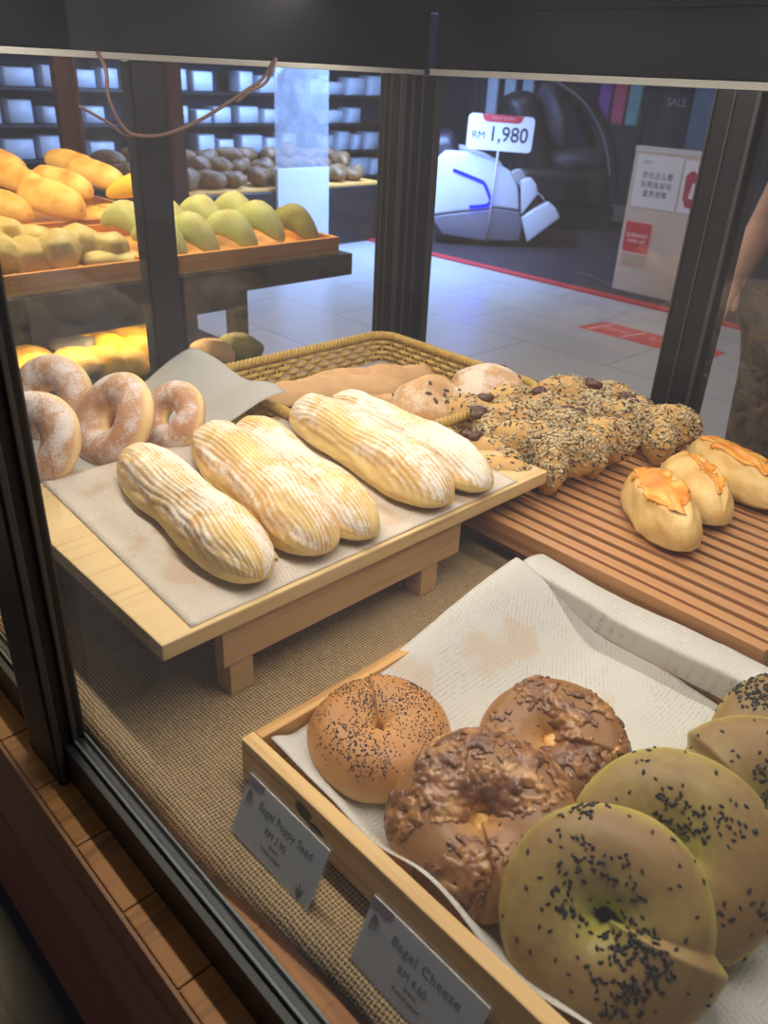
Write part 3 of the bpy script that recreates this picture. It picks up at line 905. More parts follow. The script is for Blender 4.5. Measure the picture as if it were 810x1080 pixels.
bagel('poppy', (-.372, .378, .0345), (.03, -.06, 1), .064, 2.0, 'golden poppy seed bagel lying flat in the near left corner of the tray', spin=R(150), rr=.5, sq=.84, seam=((0.0, .7, -1),))
bagel('cheese', (-.243, .364, .050), (.15, -.38, .9), .072, 5.0, 'larger front bagel crusted with browned cheese, against the tray front wall', spin=R(-38), topping=900)
bagel('cheese', (-.262, .480, .040), (.10, -.36, .92), .063, 9.0, 'smaller cheese-crusted bagel behind, on the paper beside the green row', spin=R(20), topping=480)
bagel('matcha', (-.133, .362, .058), (.22, -.66, .72), .072, 13.0, 'frontmost green bagel with black sesame, facing the glass with its fold showing', spin=R(22), seam=((0.0, 1.7, -1),), rr=.46, seam_amp=.17)
bagel('matcha', (-.128, .442, .058), (.20, -.66, .72), .075, 17.0, 'second green sesame bagel, its smooth dome just behind the frontmost', spin=R(-75))
bagel('matcha', (-.098, .530, .056), (.20, -.60, .77), .074, 21.0, 'third green sesame bagel with a crease at its upper left, near the right edge', spin=R(172), seam=((0.0, 1.2, -1),))
bagel('matcha', (-.105, .620, .052), (.12, -.55, .83), .074, 25.0, 'rearmost green sesame bagel, highest at the right edge by the folded paper', spin=R(40))

# ------------------------------------------------------------------ seeded braided loaves
def seeded(A, B, W, H, seed, lab, n=4, chunks=((-.2, 0), (.15, .1)), pale=1300, dark=520):
    A, B = Vector((*A, .0577)), Vector((*B, .0577))
    L = (B - A).length
    rng = random.Random(int(seed * 7))
    mb = MB()
    for i in range(n):
        x = (i + .5) / n * L - L / 2
        s = 1 if i % 2 else -1
        k = 1 - .35 * abs(2 * (i + .5) / n - 1) ** 2
        for sd in (1, -1):
            q = Matrix.Rotation(sd * s * R(38), 3, 'Z')
            mb.ell((x, sd * W * .20 * k, H * (.45 + .05 * sd * s)), (L / n * .80, W * .27 * k, H * .46), q, 20, 14, .12, seed + i * 3 + sd)
    mb.ell((0, 0, H * .34), (L * .46, W * .34, H * .34), None, 24, 14)
    vs, fs = fuse(mb, .0038, 5, .5)
    zmin = min(v.z for v in vs)
    for v in vs:
        v.z -= zmin
        if v.z < H * .12: v.z = max(0.0, H * .12 - (H * .12 - v.z) * .3 - H * .084)
    root = thing('seeded_loaf', lab, 'seeded loaf', (A + B) / 2, math.atan2(B.y - A.y, B.x - A.x), 'seeded loaves on the slatted tray')
    mk('crust', vs, fs, M['seed_crust'], root, attrs={'crust': [.15 + .55 * sst(.1, .9, v.z / H) + .2 * nz(v.x * 20, v.y * 20, seed) for v in vs]})
    def w(c_, nn):
        gap = 1.0
        for cx, cy in chunks:
            d = math.hypot(c_.x - cx * L, (c_.y - cy * W) * 1.2)
            gap *= sst(.010, .024, d)
        return sst(-.5, .1, nn.z) * sst(H * .03, H * .16, c_.z) * gap * (.35 + sst(-.3, .3, nz(c_.x * 18, c_.y * 18, seed)))
    sv, sf = scatter(vs, fs, pale, (.0040, .0026, .0009), w, rng, .5, 0)
    mk('oat_flakes', sv, sf, M['oat'], root)['kind'] = 'stuff'
    sv, sf = scatter(vs, fs, dark, (.0036, .0014, .0010), w, rng, .5, 0)
    mk('dark_seeds', sv, sf, M['sunflower'], root)['kind'] = 'stuff'
    for cx, cy in chunks:
        X, Y = cx * L, cy * W
        best = max((v for v in vs if math.hypot(v.x - X, v.y - Y) < .007), key=lambda v: v.z, default=Vector((X, Y, H)))
        mb = MB()
        for k in range(4):
            mb.ell((X + rng.uniform(-.008, .008), Y + rng.uniform(-.006, .006), best.z + rng.uniform(-.001, .0015)), (rng.uniform(.008, .014), rng.uniform(.006, .009), .006), Matrix.Rotation(rng.random() * 3, 3, 'Z'), 12, 8, .3, rng.random() * 20)
        tv, tf = fuse(mb, .0015, 3)
        mk('chocolate_chunk', tv, tf, M['chocolate'], root)
    return root
seeded((-.73, .800), (-.545, .800), .080, .058, 2.0, 'small seeded loaf end poking out from under the raised oak board', 3, ((-.05, .1),), 500, 220)
seeded((-.745, .900), (-.520, .876), .104, .080, 4.0, 'front seeded braided loaf with chocolate lumps, right beside the raised board', 4, ((-.30, .05), (.02, .08), (-.2, -.3)))
seeded((-.735, .990), (-.512, .965), .094, .078, 6.0, 'middle seeded braided loaf with a long chocolate strip on top', 4, ((-.22, .08), (.10, .05)))
seeded((-.71, 1.095), (-.475, 1.085), .100, .078, 8.0, 'rear seeded braided loaf nearest the back glass and right post', 4, ((-.2, 0.0), (.02, .1), (.08, -.1)))

# ------------------------------------------------------------------ cheese buns
def cheese_bun(A, B, W, H, seed, lab, off=.15, wid=.5):
    A, B = Vector((*A, .0577)), Vector((*B, .0577))
    L = (B - A).length
    T0 = PI / 2 + off
    def open_(t): return sst(.04, .16, t) * sst(.94, .80, t)
    def ww(t): return wid * (.55 + .45 * math.sin(PI * min(1, max(0, (t - .06) / .84)))) + .10 * nz(t * 7, seed)
    def disp(t, th):
        d = .0022 * fbm(t * 5 + seed, math.cos(th) * 1.5, math.sin(th) * 1.5)
        a = abs(th - T0 - .12 * nz(t * 3, seed)); w = ww(t)
        d -= .0035 * math.exp(-((th - T0 - .10 * nz(t * 6, seed)) / .07) ** 2) * sst(.55, .75, t) * sst(1, .93, t)
        d += .0022 * nz(t * 9, th * 2.2, seed + 3)
        d -= .0075 * open_(t) * sst(w, w * .55, a)
        d += .0028 * open_(t) * math.exp(-((a - w * 1.1) / .14) ** 2)
        return d
    def attr(t, th, cz):
        a = abs(th - T0)
        return {'crust': .22 + .34 * sst(-.4, .9, cz) + .22 * nz(t * 4, th, seed) + .10 * math.exp(-((a - ww(t) * 1.15) / .2) ** 2) * open_(t) - .22 * open_(t) * sst(ww(t), ww(t) * .6, a)}
    vs, fs, at = capsule(L, W, H, 80, 84, None, disp, 0, .5, 2.3, 1.9, attr)
    root = thing('cheese_bun', lab, 'bread roll', (A + B) / 2, math.atan2(B.y - A.y, B.x - A.x), 'slit cheese buns on the slatted tray')
    mk('crust', vs, fs, M['bun'], root, attrs=at)
    # melted cheese filling the slit
    nt = 84
    keep, tv, tf = {}, [], []
    mask = [0.0] * len(vs)
    for i in range(80):
        q = .002 + .996 * i / 79; t = (1 - math.cos(PI * q)) / 2
        for k in range(nt):
            th = 2 * PI * k / nt
            a = abs(th - T0 - .04) + .45 * nz(t * 8 + seed, th * 3.2, 3) * wid
            mask[i * nt + k] = (ww(t) * 1.06 - a) * 3 if .07 < t < .84 + .06 * nz(th * 3, seed) else -1
    for f in fs:
        if all(mask[i] > -.05 for i in f): tf.append(f)
    used = sorted({i for f in tf for i in f}); mp = {i: j for j, i in enumerate(used)}
    ctr = Vector((0, 0, H * .25))
    tv = [Vector(vs[i]) + (Vector((0, vs[i][1], vs[i][2])) - ctr).normalized() * (.0002 + .0026 * sst(0, .9, mask[i]) + .0012 * nz(vs[i][0] * 90, vs[i][1] * 90, seed)) for i in used]
    o = mk('melted_cheese', tv, [tuple(mp[i] for i in f) for f in tf], M['cheese_orange'], root, attrs={'crust': [.5 + .8 * nz(v.x * 40, v.y * 40, seed) for v in tv]})
    o['label'] = 'orange melted cheese in the slit'
    sm = o.modifiers.new('thick', 'SOLIDIFY'); sm.thickness = .001; sm.offset = -1
    return root
cheese_bun((-.464, .954), (-.328, .830), .084, .062, 2.0, 'nearest torpedo bun with a broad orange cheese top, front of the slats', .12, .62)
cheese_bun((-.460, 1.040), (-.332, .925), .078, .058, 5.0, 'middle slit bun with a narrow strip of orange cheese', -.25, .34)
cheese_bun((-.470, 1.120), (-.300, 1.030), .082, .062, 8.0, 'rightmost cheese bun cut by the right edge, beside the right post', -.15, .75)

# ------------------------------------------------------------------ basket breads
def baguette(A, B, W, H, seed, lab, bend=0.0):
    A, B = Vector(A), Vector(B); L = (B - A).length
    def disp(t, th):
        g = 0
        for c in (.25, .5, .75):
            g += math.exp(-((t - c + .05 * math.cos(th)) / .035) ** 2)
        return .002 * fbm(t * 8 + seed, math.cos(th), math.sin(th)) - .0018 * g * sst(.2, .8, math.sin(th))
    vs, fs, at = capsule(L, W, H, 90, 36, lambda t: 1 - .12 * math.cos(t * 19 + seed) * .5, disp, bend, .6, 3.5, 2.2, lambda t, th, cz: {'crust': .3 + .4 * cz + .2 * nz(t * 9, th, seed)})
    o = mk('baguette', vs, fs, M['baguette'], attrs=at, loc=(A + B) / 2)
    o.rotation_euler = Vector((1, 0, 0)).rotation_difference((B - A).normalized()).to_euler()
    return tag(o, lab, 'baguette', 'baguettes in the wicker basket')
baguette((-1.015, .715, .066), (-.905, .945, .066), .052, .044, 1.0, 'baguette lying across the front of the wicker basket', .008)
baguette((-1.02, .80, .066), (-.925, 1.030, .066), .050, .044, 4.0, 'baguette behind, with its rounded end by the corner of the basket rim', -.006)
baguette((-.905, .72, .066), (-.828, .90, .066), .052, .044, 7.0, 'short baguette half hidden behind the long rolls and the round loaf')
def round_loaf(c, rad, seed, lab, group='round rustic loaves'):
    mb = MB(); mb.ell((0, 0, rad[2] * .9), rad, None, 40, 28, .10, seed, 1.6)
    mb.ell((rad[0] * .2, rad[1] * .1, rad[2] * 1.1), (rad[0] * .7, rad[1] * .7, rad[2] * .8), None, 30, 20, .15, seed + 3, 2)
    vs, fs = fuse(mb, .003, 4)
    for v in vs: v.z = max(v.z, 0.0)
    root = thing('round_loaf', lab, 'loaf', c, seed, group)
    at = {'crust': [.25 + .4 * sst(0, 1.6, v.z / rad[2]) + .3 * nz(v.x * 22, v.y * 22, seed) for v in vs],
          'dust': [.55 * sst(.3, 1.2, v.z / rad[2]) + .7 * nz(v.x * 17 + seed, v.y * 17, v.z * 17) for v in vs]}
    mk('crust', vs, fs, M['rustic'], root, attrs=at)
    rng = random.Random(int(seed * 9))
    sv, sf = scatter(vs, fs, 9, (.0055, .003, .002), lambda c_, nn: sst(.0, .5, nn.z), rng, .2, .3)
    mk('raisins', sv, sf, plain('raisin', '#5d4434', .5), root)['kind'] = 'stuff'
    return root
round_loaf((-.785, .872, .066), (.062, .060, .042), 2.0, 'round flour-dusted loaf nearer the long rolls, with a frosted crust')
round_loaf((-.770, .990, .066), (.064, .060, .043), 6.0, 'round golden loaf behind, against the basket rim with dark raisins')

# ------------------------------------------------------------------ price cards
FONT = None
def text_mesh(body, size, align='CENTER', shear=0.0, width=1.0):
    cu = bpy.data.curves.new('t', 'FONT'); cu.body = body; cu.size = size; cu.align_x = align; cu.align_y = 'CENTER'
    cu.extrude = .00012; cu.shear = shear; cu.resolution_u = 3; cu.space_character = width
    o = bpy.data.objects.new('t', cu); COL.objects.link(o)
    dg = bpy.context.evaluated_depsgraph_get(); dg.update()
    me = bpy.data.meshes.new_from_object(o.evaluated_get(dg))
    bpy.data.objects.remove(o); bpy.data.curves.remove(cu)
    return me
def add_text(name, body, size, parent, loc, mat, rot=None, align='CENTER', shear=0.0, width=1.0, sx=1.0):
    me = text_mesh(body, size, align, shear, width)
    Mx = Matrix.Translation(loc) @ (rot.to_4x4() if rot is not None else Matrix.Identity(4)) @ Matrix.Diagonal((sx, 1, 1, 1))
    me.transform(Mx)
    return link_mesh(name, me, mat, parent, False)
M['card'] = plain('card_white', '#e9e8e6', .6, var=.03)
M['ink_grey'] = plain('ink_grey', '#6f6a66', .7, var=0)
M['ink_dark'] = plain('ink_dark', '#2b2830', .6, var=0)
M['mauve'] = plain('mauve_print', '#a08890', .7, var=.08)
def leaf(mb, x, y, ang, L, w):
    n = 7; pts = []
    for k in range(n + 1):
        t = k / n; pts.append((t * L, w * math.sin(PI * t ** .8)))
    for k in range(n, -1, -1):
        t = k / n; pts.append((t * L, -w * math.sin(PI * t ** .8)))
    pts = pts[:n + 1] + pts[n + 2:-1]
    c, s = math.cos(ang), math.sin(ang)
    f = [mb.bm.verts.new((x + a * c - b_ * s, y + a * s + b_ * c, .0012)) for a, b_ in pts]
    try: mb.bm.faces.new(f)
    except ValueError: pass
def price_card(x0, x1, title, price, lab, tsx):
    w, h = x1 - x0, .0575
    y0, y1, z1 = .2375, .2595, .055
    ey = Vector((0, y1 - y0, z1 - .004)).normalized(); ex = Vector((1, 0, 0)); ez = ex.cross(ey)
    Rm = Matrix((ex, ey, ez)).transposed()
    root = thing('price_card', lab, 'price card', ((x0 + x1) / 2, y0, .0050), Rm, 'price cards in front of the bagel tray')
    cd = MB().box(-w / 2, w / 2, 0, h * .93, -.0004, .0004).build('card', M['card'], root, world=False)
    t = MB(); t.box(-w / 2 - .001, w / 2 + .003, -.001, h * .97, .0008, .0020, .0004); t.box(-w / 2 - .001, w / 2 + .003, -.001, h * .97, -.0022, -.0010, .0004)
    t.build('acrylic_holder', M['acrylic'], root, world=False)
    add_text('lettering', title, .0102, cd, (.004, h * .66, .0006), M['ink_grey'], sx=tsx, width=1.06)
    add_text('price', price, .0092, cd, (-.002, h * .42, .0006), M['ink_grey'], sx=.85)
    add_text('lettering', '(piece)', .0042, cd, (.0, h * .29, .0006), M['ink_grey'])
    add_text('lettering', 'Freshly baked', .0044, cd, (-.002, h * .18, .0006), M['ink_grey'], shear=.3)
    mb = MB()
    pts = [(-w / 2, h * .93), (-w / 2 + .020, h * .93), (-w / 2 + .021, h * .84), (-w / 2 + .015, h * .77), (-w / 2 + .007, h * .79), (-w / 2, h * .76)]
    mb.bm.faces.new([mb.bm.verts.new((a, b_, .0006)) for a, b_ in pts])
    mb.build('petal_print', M['mauve'], cd, world=False)
    mb = MB()
    for a, l in ((-1.2, .013), (-1.6, .015), (-.8, .010)): leaf(mb, -w / 2 + .006, h * .76, a, l, .0013)
    mb.build('leaf_print', M['ink_grey'], cd, world=False)
    mb = MB()
    for a, l in ((1.3, .012), (1.7, .014), (2.1, .011)): leaf(mb, w / 2 - .012, h * .03, a, l, .0013)
    mb.build('leaf_print', M['ink_grey'], cd, world=False)
    return root
price_card(-.396, -.298, 'Bagel Poppy Seed', 'RM 3.90', 'white price card in clear holder reading Bagel Poppy Seed', .86)
price_card(-.250, -.147, 'Bagel Cheese', 'RM 4.60', 'white price card in clear holder reading Bagel Cheese', 1.05)

# ================================================================== beyond the glass
# ------------------------------------------------------------------ bread counter across the aisle
M['steel_dark'] = plain('counter_steel', '#232021', .4, .2, .4, .1, 30)
ctr = thing('bread_counter', 'dark steel bread counter across the aisle with wooden trays above and a lower shelf', 'counter', (-2.2, .9, FLOOR))
MB().box(-2.95, -1.78, .1, 1.595, .035, .095, .003).build('top_shelf', M['steel_dark'], ctr)
MB().box(-2.9, -1.86, .12, 1.24, -.03, .034, .002).build('apron', M['steel_dark'], ctr)
MB().box(-2.9, -1.72, .12, 1.30, -.19, -.165, .002).build('lower_shelf', M['steel_dark'], ctr)
for py in (.14, 1.25):
    for px in (-1.925, -2.86):
        MB().box(px, px + .045, py, py + .045, FLOOR + .001, .034, .002).build('leg', M['steel_dark'], ctr)
for py, w in ((1.20, .06), (1.60, .06)):
    MB().box(-2.99, -2.952, py + .1, py + .1 + w * 1.3, FLOOR + .001, .62, .002).build('upright', plain('maroon_post', '#33191c', .45, var=.1), ctr)
M['ctr_light'] = M['counter_wood']
def wtray(x0, x1, y0, y1, z0, h, lab):
    r = thing('wooden_tray', lab, 'tray', ((x0 + x1) / 2, (y0 + y1) / 2, z0))
    MB().box(x0, x1, y0, y1, z0, z0 + .008).build('base', M['counter_inner'], r)
    for nm, a in (('front_wall', (x1 - .012, x1, y0, y1)), ('back_wall', (x0, x0 + .012, y0, y1))):
        MB().box(*a, z0 + .0081, z0 + h, .001).build(nm, M['counter_wood'], r)
    for a in ((x0 + .0121, x1 - .0121, y0, y0 + .012), (x0 + .0121, x1 - .0121, y1 - .012, y1)):
        MB().box(*a, z0 + .0081, z0 + h, .001).build('side_wall', M['counter_inner'], r)
    return r
wtray(-2.30, -1.80, .30, .965, .0955, .045, 'orange wood tray on the far counter holding the pale green plaited loaves')
wtray(-2.30, -1.80, .975, 1.56, .0955, .045, 'orange wood tray on the far counter holding the green banana-shaped breads')
wtray(-2.92, -2.32, .30, 1.30, .0955, .055, 'orange wood tray at the back of the far counter piled with golden rolls')
M['green_bread'] = bread_mat('green_bread', [(0.0, '#b4c47a'), (.4, '#b9c384'), (.7, '#aeac6c'), (.95, '#9c8f58')], rough=.55, amt=.4)
M['olive_bread'] = bread_mat('olive_bread', [(0.0, '#a5a455'), (.5, '#8f8a42'), (.95, '#6f6532')], rough=.5, amt=.4)
M['green_plait'] = bread_mat('green_plait', [(0.0, '#c3c07a'), (.4, '#cfc680'), (.8, '#bfa65c')], dust=.4, amt=.7, mott=40)
M['golden'] = bread_mat('golden_roll', [(0.0, '#f2d898'), (.4, '#ecc674'), (.7, '#dba650'), (.95, '#b98038')], amt=.9, mott=16)
M['yellow'] = bread_mat('yellow_roll', [(0.0, '#f2cf50'), (.5, '#f0bf2e'), (.95, '#dc9a1e')], amt=.5)
def crescent(x, y, z, L, W, seed, lab, mat, yawd=0, tilt=12, arch=.05):
    vs, fs, at = capsule(L, W, W * .95, 40, 24, lambda t: 1 - .25 * abs(2 * t - 1), lambda t, th: .003 * fbm(t * 4 + seed, math.cos(th), math.sin(th)), .0, .8, 2.6, 2.1, lambda t, th, cz: {'crust': .35 + .3 * cz + .3 * nz(t * 5, th, seed)}, arch)
    o = mk('banana_bread_roll', vs, fs, mat, attrs=at, loc=(x, y, z))
    o.rotation_euler = (0, R(tilt), R(yawd))
    return tag(o, lab, 'bread roll', 'green curved breads on the far counter')
gb = [(-1.93, 1.06, 'green curved bread at the left of the row, beside the dark post'), (-1.93, 1.155, 'second green curved bread of the front row from the left, pale ended'),
      (-1.93, 1.275, 'third green curved bread of the front row, standing well clear'), (-1.94, 1.375, 'tall pale green curved bread, fourth of the front row')]
for i, (x, y, lab) in enumerate(gb):
    crescent(x, y, .112 + .014 * (i == 3), .19, .078, 3.0 + i, lab, M['green_bread'], 14, 9, .034)
crescent(-1.93, 1.49, .112, .18, .080, 9.0, 'olive brown curved bread at the right end of the tray', M['olive_bread'], 14, 9, .034)
for i, (x, y) in enumerate(((-2.10, 1.06), (-2.10, 1.18), (-2.11, 1.30), (-2.12, 1.42))):
    crescent(x, y, .125, .19, .078, 21.0 + i, ['pale green bread of the second row, just right of the dark post', 'green bread of the second row behind the second front one', 'green bread of the second row behind the third front one', 'small green tip of bread behind the tall front one'][i], M['green_bread'], 10, 6, .034)
crescent(-2.27, 1.20, .19, .18, .07, 31.0, 'yellow cheese-topped roll lying above the green breads', M['yellow'], 60, 0, .02)
def lumpy(name, lab, cat, group, c, lumps, mat, seed, voxel=.005, yawd=0):
    mb = MB()
    for (p, r, a) in lumps:
        mb.ell(p, r, Matrix.Rotation(R(a), 3, 'Z'), 18, 12, .14, seed + p[0] * 9 + p[1] * 7)
    vs, fs = fuse(mb, voxel, 4)
    zm = min(v.z for v in vs)
    o = mk(name, [v - Vector((0, 0, zm)) for v in vs], fs, mat, attrs={'crust': [.4 + .35 * sst(-.02, .06, v.z) + .4 * nz(v.x * 20, v.y * 20, seed) for v in vs], 'dust': [.25 + .5 * nz(v.x * 30, v.y * 30, seed) for v in vs]}, loc=c)
    o.rotation_euler = (0, 0, R(yawd))
    return tag(o, lab, cat, group)
pl = [((0, -.10, .04), (.06, .055, .045), 30), ((.03, -.04, .05), (.06, .05, .05), -35), ((-.02, .03, .05), (.06, .05, .048), 35), ((.02, .09, .04), (.05, .05, .042), -30)]
for x, y, s, lab in ((-1.93, .64, 1, 'big pale green plaited loaf at the left edge of the far counter'), (-1.93, .83, 2, 'pale green plaited loaf in the middle of the near tray'), (-2.10, .72, 3, 'pale green plaited loaf behind the big one, left on the far counter')):
    lumpy('plaited_loaf', lab, 'loaf', 'pale green plaits', (x, y, .1045), pl, M['green_plait'], s)
lumpy('flat_loaf', 'low green loaf at the right of the plaits, against the tray end', 'loaf', None, (-1.89, .915, .1045), [((0, -.03, .02), (.05, .05, .026), 0), ((0, .02, .018), (.05, .05, .022), 0)], M['green_plait'], 7)
gr = [(-2.42, 1.00, .155, 0, .11, 'large golden stuffed roll with its cut end facing out'), (-2.46, .87, .15, 1, .09, 'golden roll with green filling left of the large stuffed roll'), (-2.42, 1.15, .108, 2, .062, 'slim golden finger bread right of the large stuffed roll'), (-2.42, 1.215, .108, 3, .062, 'slim golden finger bread, second from the dark post'),
      (-2.42, 1.275, .112, 4, .062, 'slim golden finger bread nearest the dark post'), (-2.56, 1.10, .19, 5, .085, 'golden roll lying on top of the slim finger breads'), (-2.58, 1.22, .205, 6, .085, 'pale ended golden roll at the upper right of the pile'), (-2.60, .98, .20, 7, .085, 'golden roll above the large stuffed roll'),
      (-2.78, 1.00, .225, 8, .09, 'golden roll at the back centre of the pile'), (-2.60, .80, .20, 9, .085, 'golden roll at the far left upper edge of the pile'), (-2.78, 1.24, .215, 10, .085, 'yellow topped golden roll behind the dark post'), (-2.80, .85, .23, 11, .09, 'golden roll at the back left of the pile')]
for x, y, z, s, W_, lab in gr:
    vs, fs, at = capsule(.24, W_, W_ * .85, 36, 22, None, lambda t, th: .004 * fbm(t * 4 + s, math.cos(th), math.sin(th)), .01, .7, 2.6, 2.1, lambda t, th, cz: {'crust': .3 + .4 * cz + .3 * nz(t * 4, th, s)})
    o = mk('golden_roll', vs, fs, M['golden'], attrs=at, loc=(x, y, z)); o.rotation_euler = (0, R(8), R(18 + 10 * nz(s, 1)))
    tag(o, lab, 'bread roll', 'golden rolls on the far counter')
yr = [((-1.87, .885), 'nearest plump yellow roll on the lower shelf'), ((-1.98, .95), 'yellow roll with a ham end behind the nearest one on the lower shelf'), ((-1.90, 1.00), 'yellow roll on the lower shelf against the dark post'), ((-2.08, .90), 'yellow roll at the back right of the lower shelf'), ((-2.05, 1.03), 'yellow roll at the back, beside the dark post on the lower shelf')]
for i, ((x, y), lab) in enumerate(yr):
    lumpy('yellow_roll', lab, 'bread roll', 'yellow rolls on the lower shelf', (x, y, -.164), [((0, -.03, .04), (.075, .05, .045), 10), ((.01, .03, .035), (.07, .045, .04), -10)], M['yellow'], 3 + i, yawd=20 * nz(i, 2))
for i, (x, y, lab) in enumerate(((-1.98, .67, 'flat cheese-streaked bread at the left of the lower shelf'), (-1.90, .76, 'flat cheese-streaked bread in front, by the dark tray on the lower shelf'))):
    lumpy('cheese_bread', lab, 'bread', 'cheese breads on the lower shelf', (x, y, -.135), [((0, -.05, .03), (.09, .06, .03), 0), ((0, .04, .03), (.09, .06, .028), 0)], M['golden'], 13 + i)
tag(MB().box(-2.1, -1.8, .55, .84, -.1645, -.14, .004).build('bread_tin', M['steel_dark'], loc=(-1.95, .7, -.1645)), 'dark tin under the cheese breads on the lower shelf', 'tin')
lumpy('snack_packet', 'grey foil packet lying behind the yellow rolls on the lower shelf', 'packet', None, (-2.02, .84, -.12), [((0, 0, .02), (.07, .06, .02), 0), ((.03, .02, .025), (.03, .03, .02), 30)], plain('foil_grey', '#8d867c', .4, .3, var=.3, scale=60), 4)
for i, (x, y, lab) in enumerate(((-1.80, 1.12, 'brown round bun right of the dark post on the lower shelf'), (-1.80, 1.21, 'yellowish round bun at the right end of the lower shelf'))):
    lumpy('round_bun', lab, 'bun', 'round buns on the lower shelf', (x, y, -.164), [((0, 0, .04), (.07, .045, .042), 20)], [M['baguette'], M['olive_bread']][i], 23 + i)

# ------------------------------------------------------------------ lit shop shelves far left
M['shelf_blue'] = plain('shelf_back', '#39465f', .6, var=.1)
M['packet_w'] = plain('packet_white', '#d4dcea', .4, var=.25, scale=14)
sh = thing('shop_shelving', 'tall blue-lit shop shelving along the far left wall', 'shelving', (-6.4, 4.0, FLOOR))
MB().box(-6.62, -6.58, 1.6, 6.6, FLOOR + .001, 1.4).build('back_panel', M['shelf_blue'], sh)
for z in (-.32, -.09, .14, .37, .60):
    MB().box(-6.579, -6.15, 1.6, 6.6, z - .02, z, .003).build('shelf', M['steel_dark'], sh)
for y in (1.6, 3.26, 4.92, 6.56):
    MB().box(-6.2, -6.14, y, y + .04, FLOOR + .001, 1.4).build('upright', M['steel_dark'], sh)
prng = random.Random(5)
pk0 = None
for z in (-.32, -.09, .14, .37):
    y = 1.75
    while y < 6.4:
        w = prng.uniform(.10, .22); h = prng.uniform(.10, .17)
        if prng.random() < .82 and not any(abs(y + w / 2 - u_) < w / 2 + .05 for u_ in (3.28, 4.94)):
            if pk0 is None:
                mb = MB(); mb.box(-.09, .09, -.5, .5, 0, 1, .06, seg=3)
                pk0 = mb.build('packet', M['packet_w'], smooth=True, world=False); o = pk0
            else:
                o = pk0.copy(); COL.objects.link(o)
            o.location = (-6.3, y + w / 2, z + .001); o.scale = (1, w, h)
            tag(o, 'pale packet standing on the far blue-lit shop shelves', 'packet', 'packets on the far lit shelves')
        y += w + prng.uniform(.02, .08)
# dark island of brown breads in front of them
isl = thing('bread_island', 'low dark display island stacked with brown loaves in front of the far shelves', 'display island', (-4.9, 3.6, FLOOR))
MB().box(-5.3, -4.6, 2.4, 4.42, FLOOR + .001, -.16, .01).build('base', M['steel_dark'], isl)
MB().box(-5.28, -4.62, 2.42, 4.40, -.1599, -.14, .004).build('top', M['counter_inner'], isl)
MB().box(-4.598, -4.57, 3.42, 3.86, FLOOR + .001, -.02, .003).build('end_panel', plain('panel_white', '#b9b9c0', .5, var=.05), isl)
MB().box(-4.59, -4.58, 3.42, 3.86, -.0198, .62, .001).build('hazy_pane', glass('hazy_glass', .30, refl=.5, hazecol='#c9ccd6'), isl)  # thin hazy sheet, a pale see-through band above the end panel
M['island_loaf'] = bread_mat('island_crust', [(0.0, '#a58458'), (.4, '#8a6840'), (.9, '#5f4328')], amt=.9)
for r_ in range(3):
    for k in range(11):
        y = 2.5 + k * .175 + prng.uniform(-.02, .02)
        lumpy('brown_loaf', 'brown loaf stacked on the dark island before the far shelves', 'loaf', 'brown loaves on the dark island', (-4.75 - .17 * r_, y, -.139 + .05 * r_), [((0, 0, .05), (.12, prng.uniform(.06, .085), prng.uniform(.045, .07)), prng.uniform(-40, 40)), ((.03, .02, .06), (.06, .05, prng.uniform(.03, .06)), 0)], M['island_loaf'], 40 + k + r_ * 13, .012)

# ------------------------------------------------------------------ massage chairs on the promotional carpet
rug = thing('carpet', 'dark promotional carpet with a red border on the mall floor', 'carpet', (-2.5, 5.6, FLOOR))
MB().box(-5.6, 1.6, 4.34, 6.9, FLOOR + .0005, FLOOR + .012, .002).build('field', plain('carpet_dark', '#2e1f26', .9, var=.2, scale=50), rug)
MB().box(-5.6, 1.6, 4.27, 4.3395, FLOOR + .0005, FLOOR + .013, .002).build('red_border', plain('carpet_red', '#b3262c', .8, var=.1, scale=50), rug)
M['shell_white'] = plain('chair_shell', '#c9c9d2', .3, 0, .5, .05, 6)
M['shell_grey'] = plain('chair_shell_grey', '#6d6670', .35, 0, .5, .05, 6)
M['leather'] = plain('dark_leather', '#241f2a', .35, 0, .5, .15, 12)
M['leather_brown'] = plain('dark_brown_leather', '#2e2226', .4, 0, .5, .15, 12)
M['led_blue'] = emitter('blue_led', '#0308ff', 14.0)
CR = Matrix.Translation((-4.384, 4.384, 0)) @ Matrix.Rotation(R(45), 4, 'Z')
def chair_root(name, lab, cat):
    r = thing(name, lab, cat, CR @ Vector((.7, 0, FLOOR + .0125)), R(45)); return r
def cb(mb, name, mat, root, smooth=True):
    bmesh.ops.translate(mb.bm, vec=Vector((-.7, 0, -(FLOOR + .0125))), verts=mb.bm.verts)
    return mb.build(name, mat, root, smooth, world=False)
mc = chair_root('massage_chair', 'white-sided massage chair with a blue light line, behind the price sign', 'massage chair')
sh_out = [(.20, -.34), (.22, .02), (.30, .10), (.46, .10), (.64, .05), (.77, -.01), (.84, -.12), (.868, -.275), (.70, -.26), (.45, -.30)]
cb(MB().prism(sh_out, 0, .10, 'y', .018), 'side_shell', M['shell_white'], mc)
cb(MB().prism(sh_out, .62, .72, 'y', .018), 'side_shell', M['shell_white'], mc)
lo_out = [(.22, -.345), (.45, -.305), (.70, -.265), (.872, -.28), (.90, -.38), (.895, -.49), (.60, -.50), (.32, -.47)]
cb(MB().prism(lo_out, .005, .095, 'y', .014), 'lower_shell', M['shell_grey'], mc)
cb(MB().prism(lo_out, .625, .715, 'y', .014), 'lower_shell', M['shell_grey'], mc)
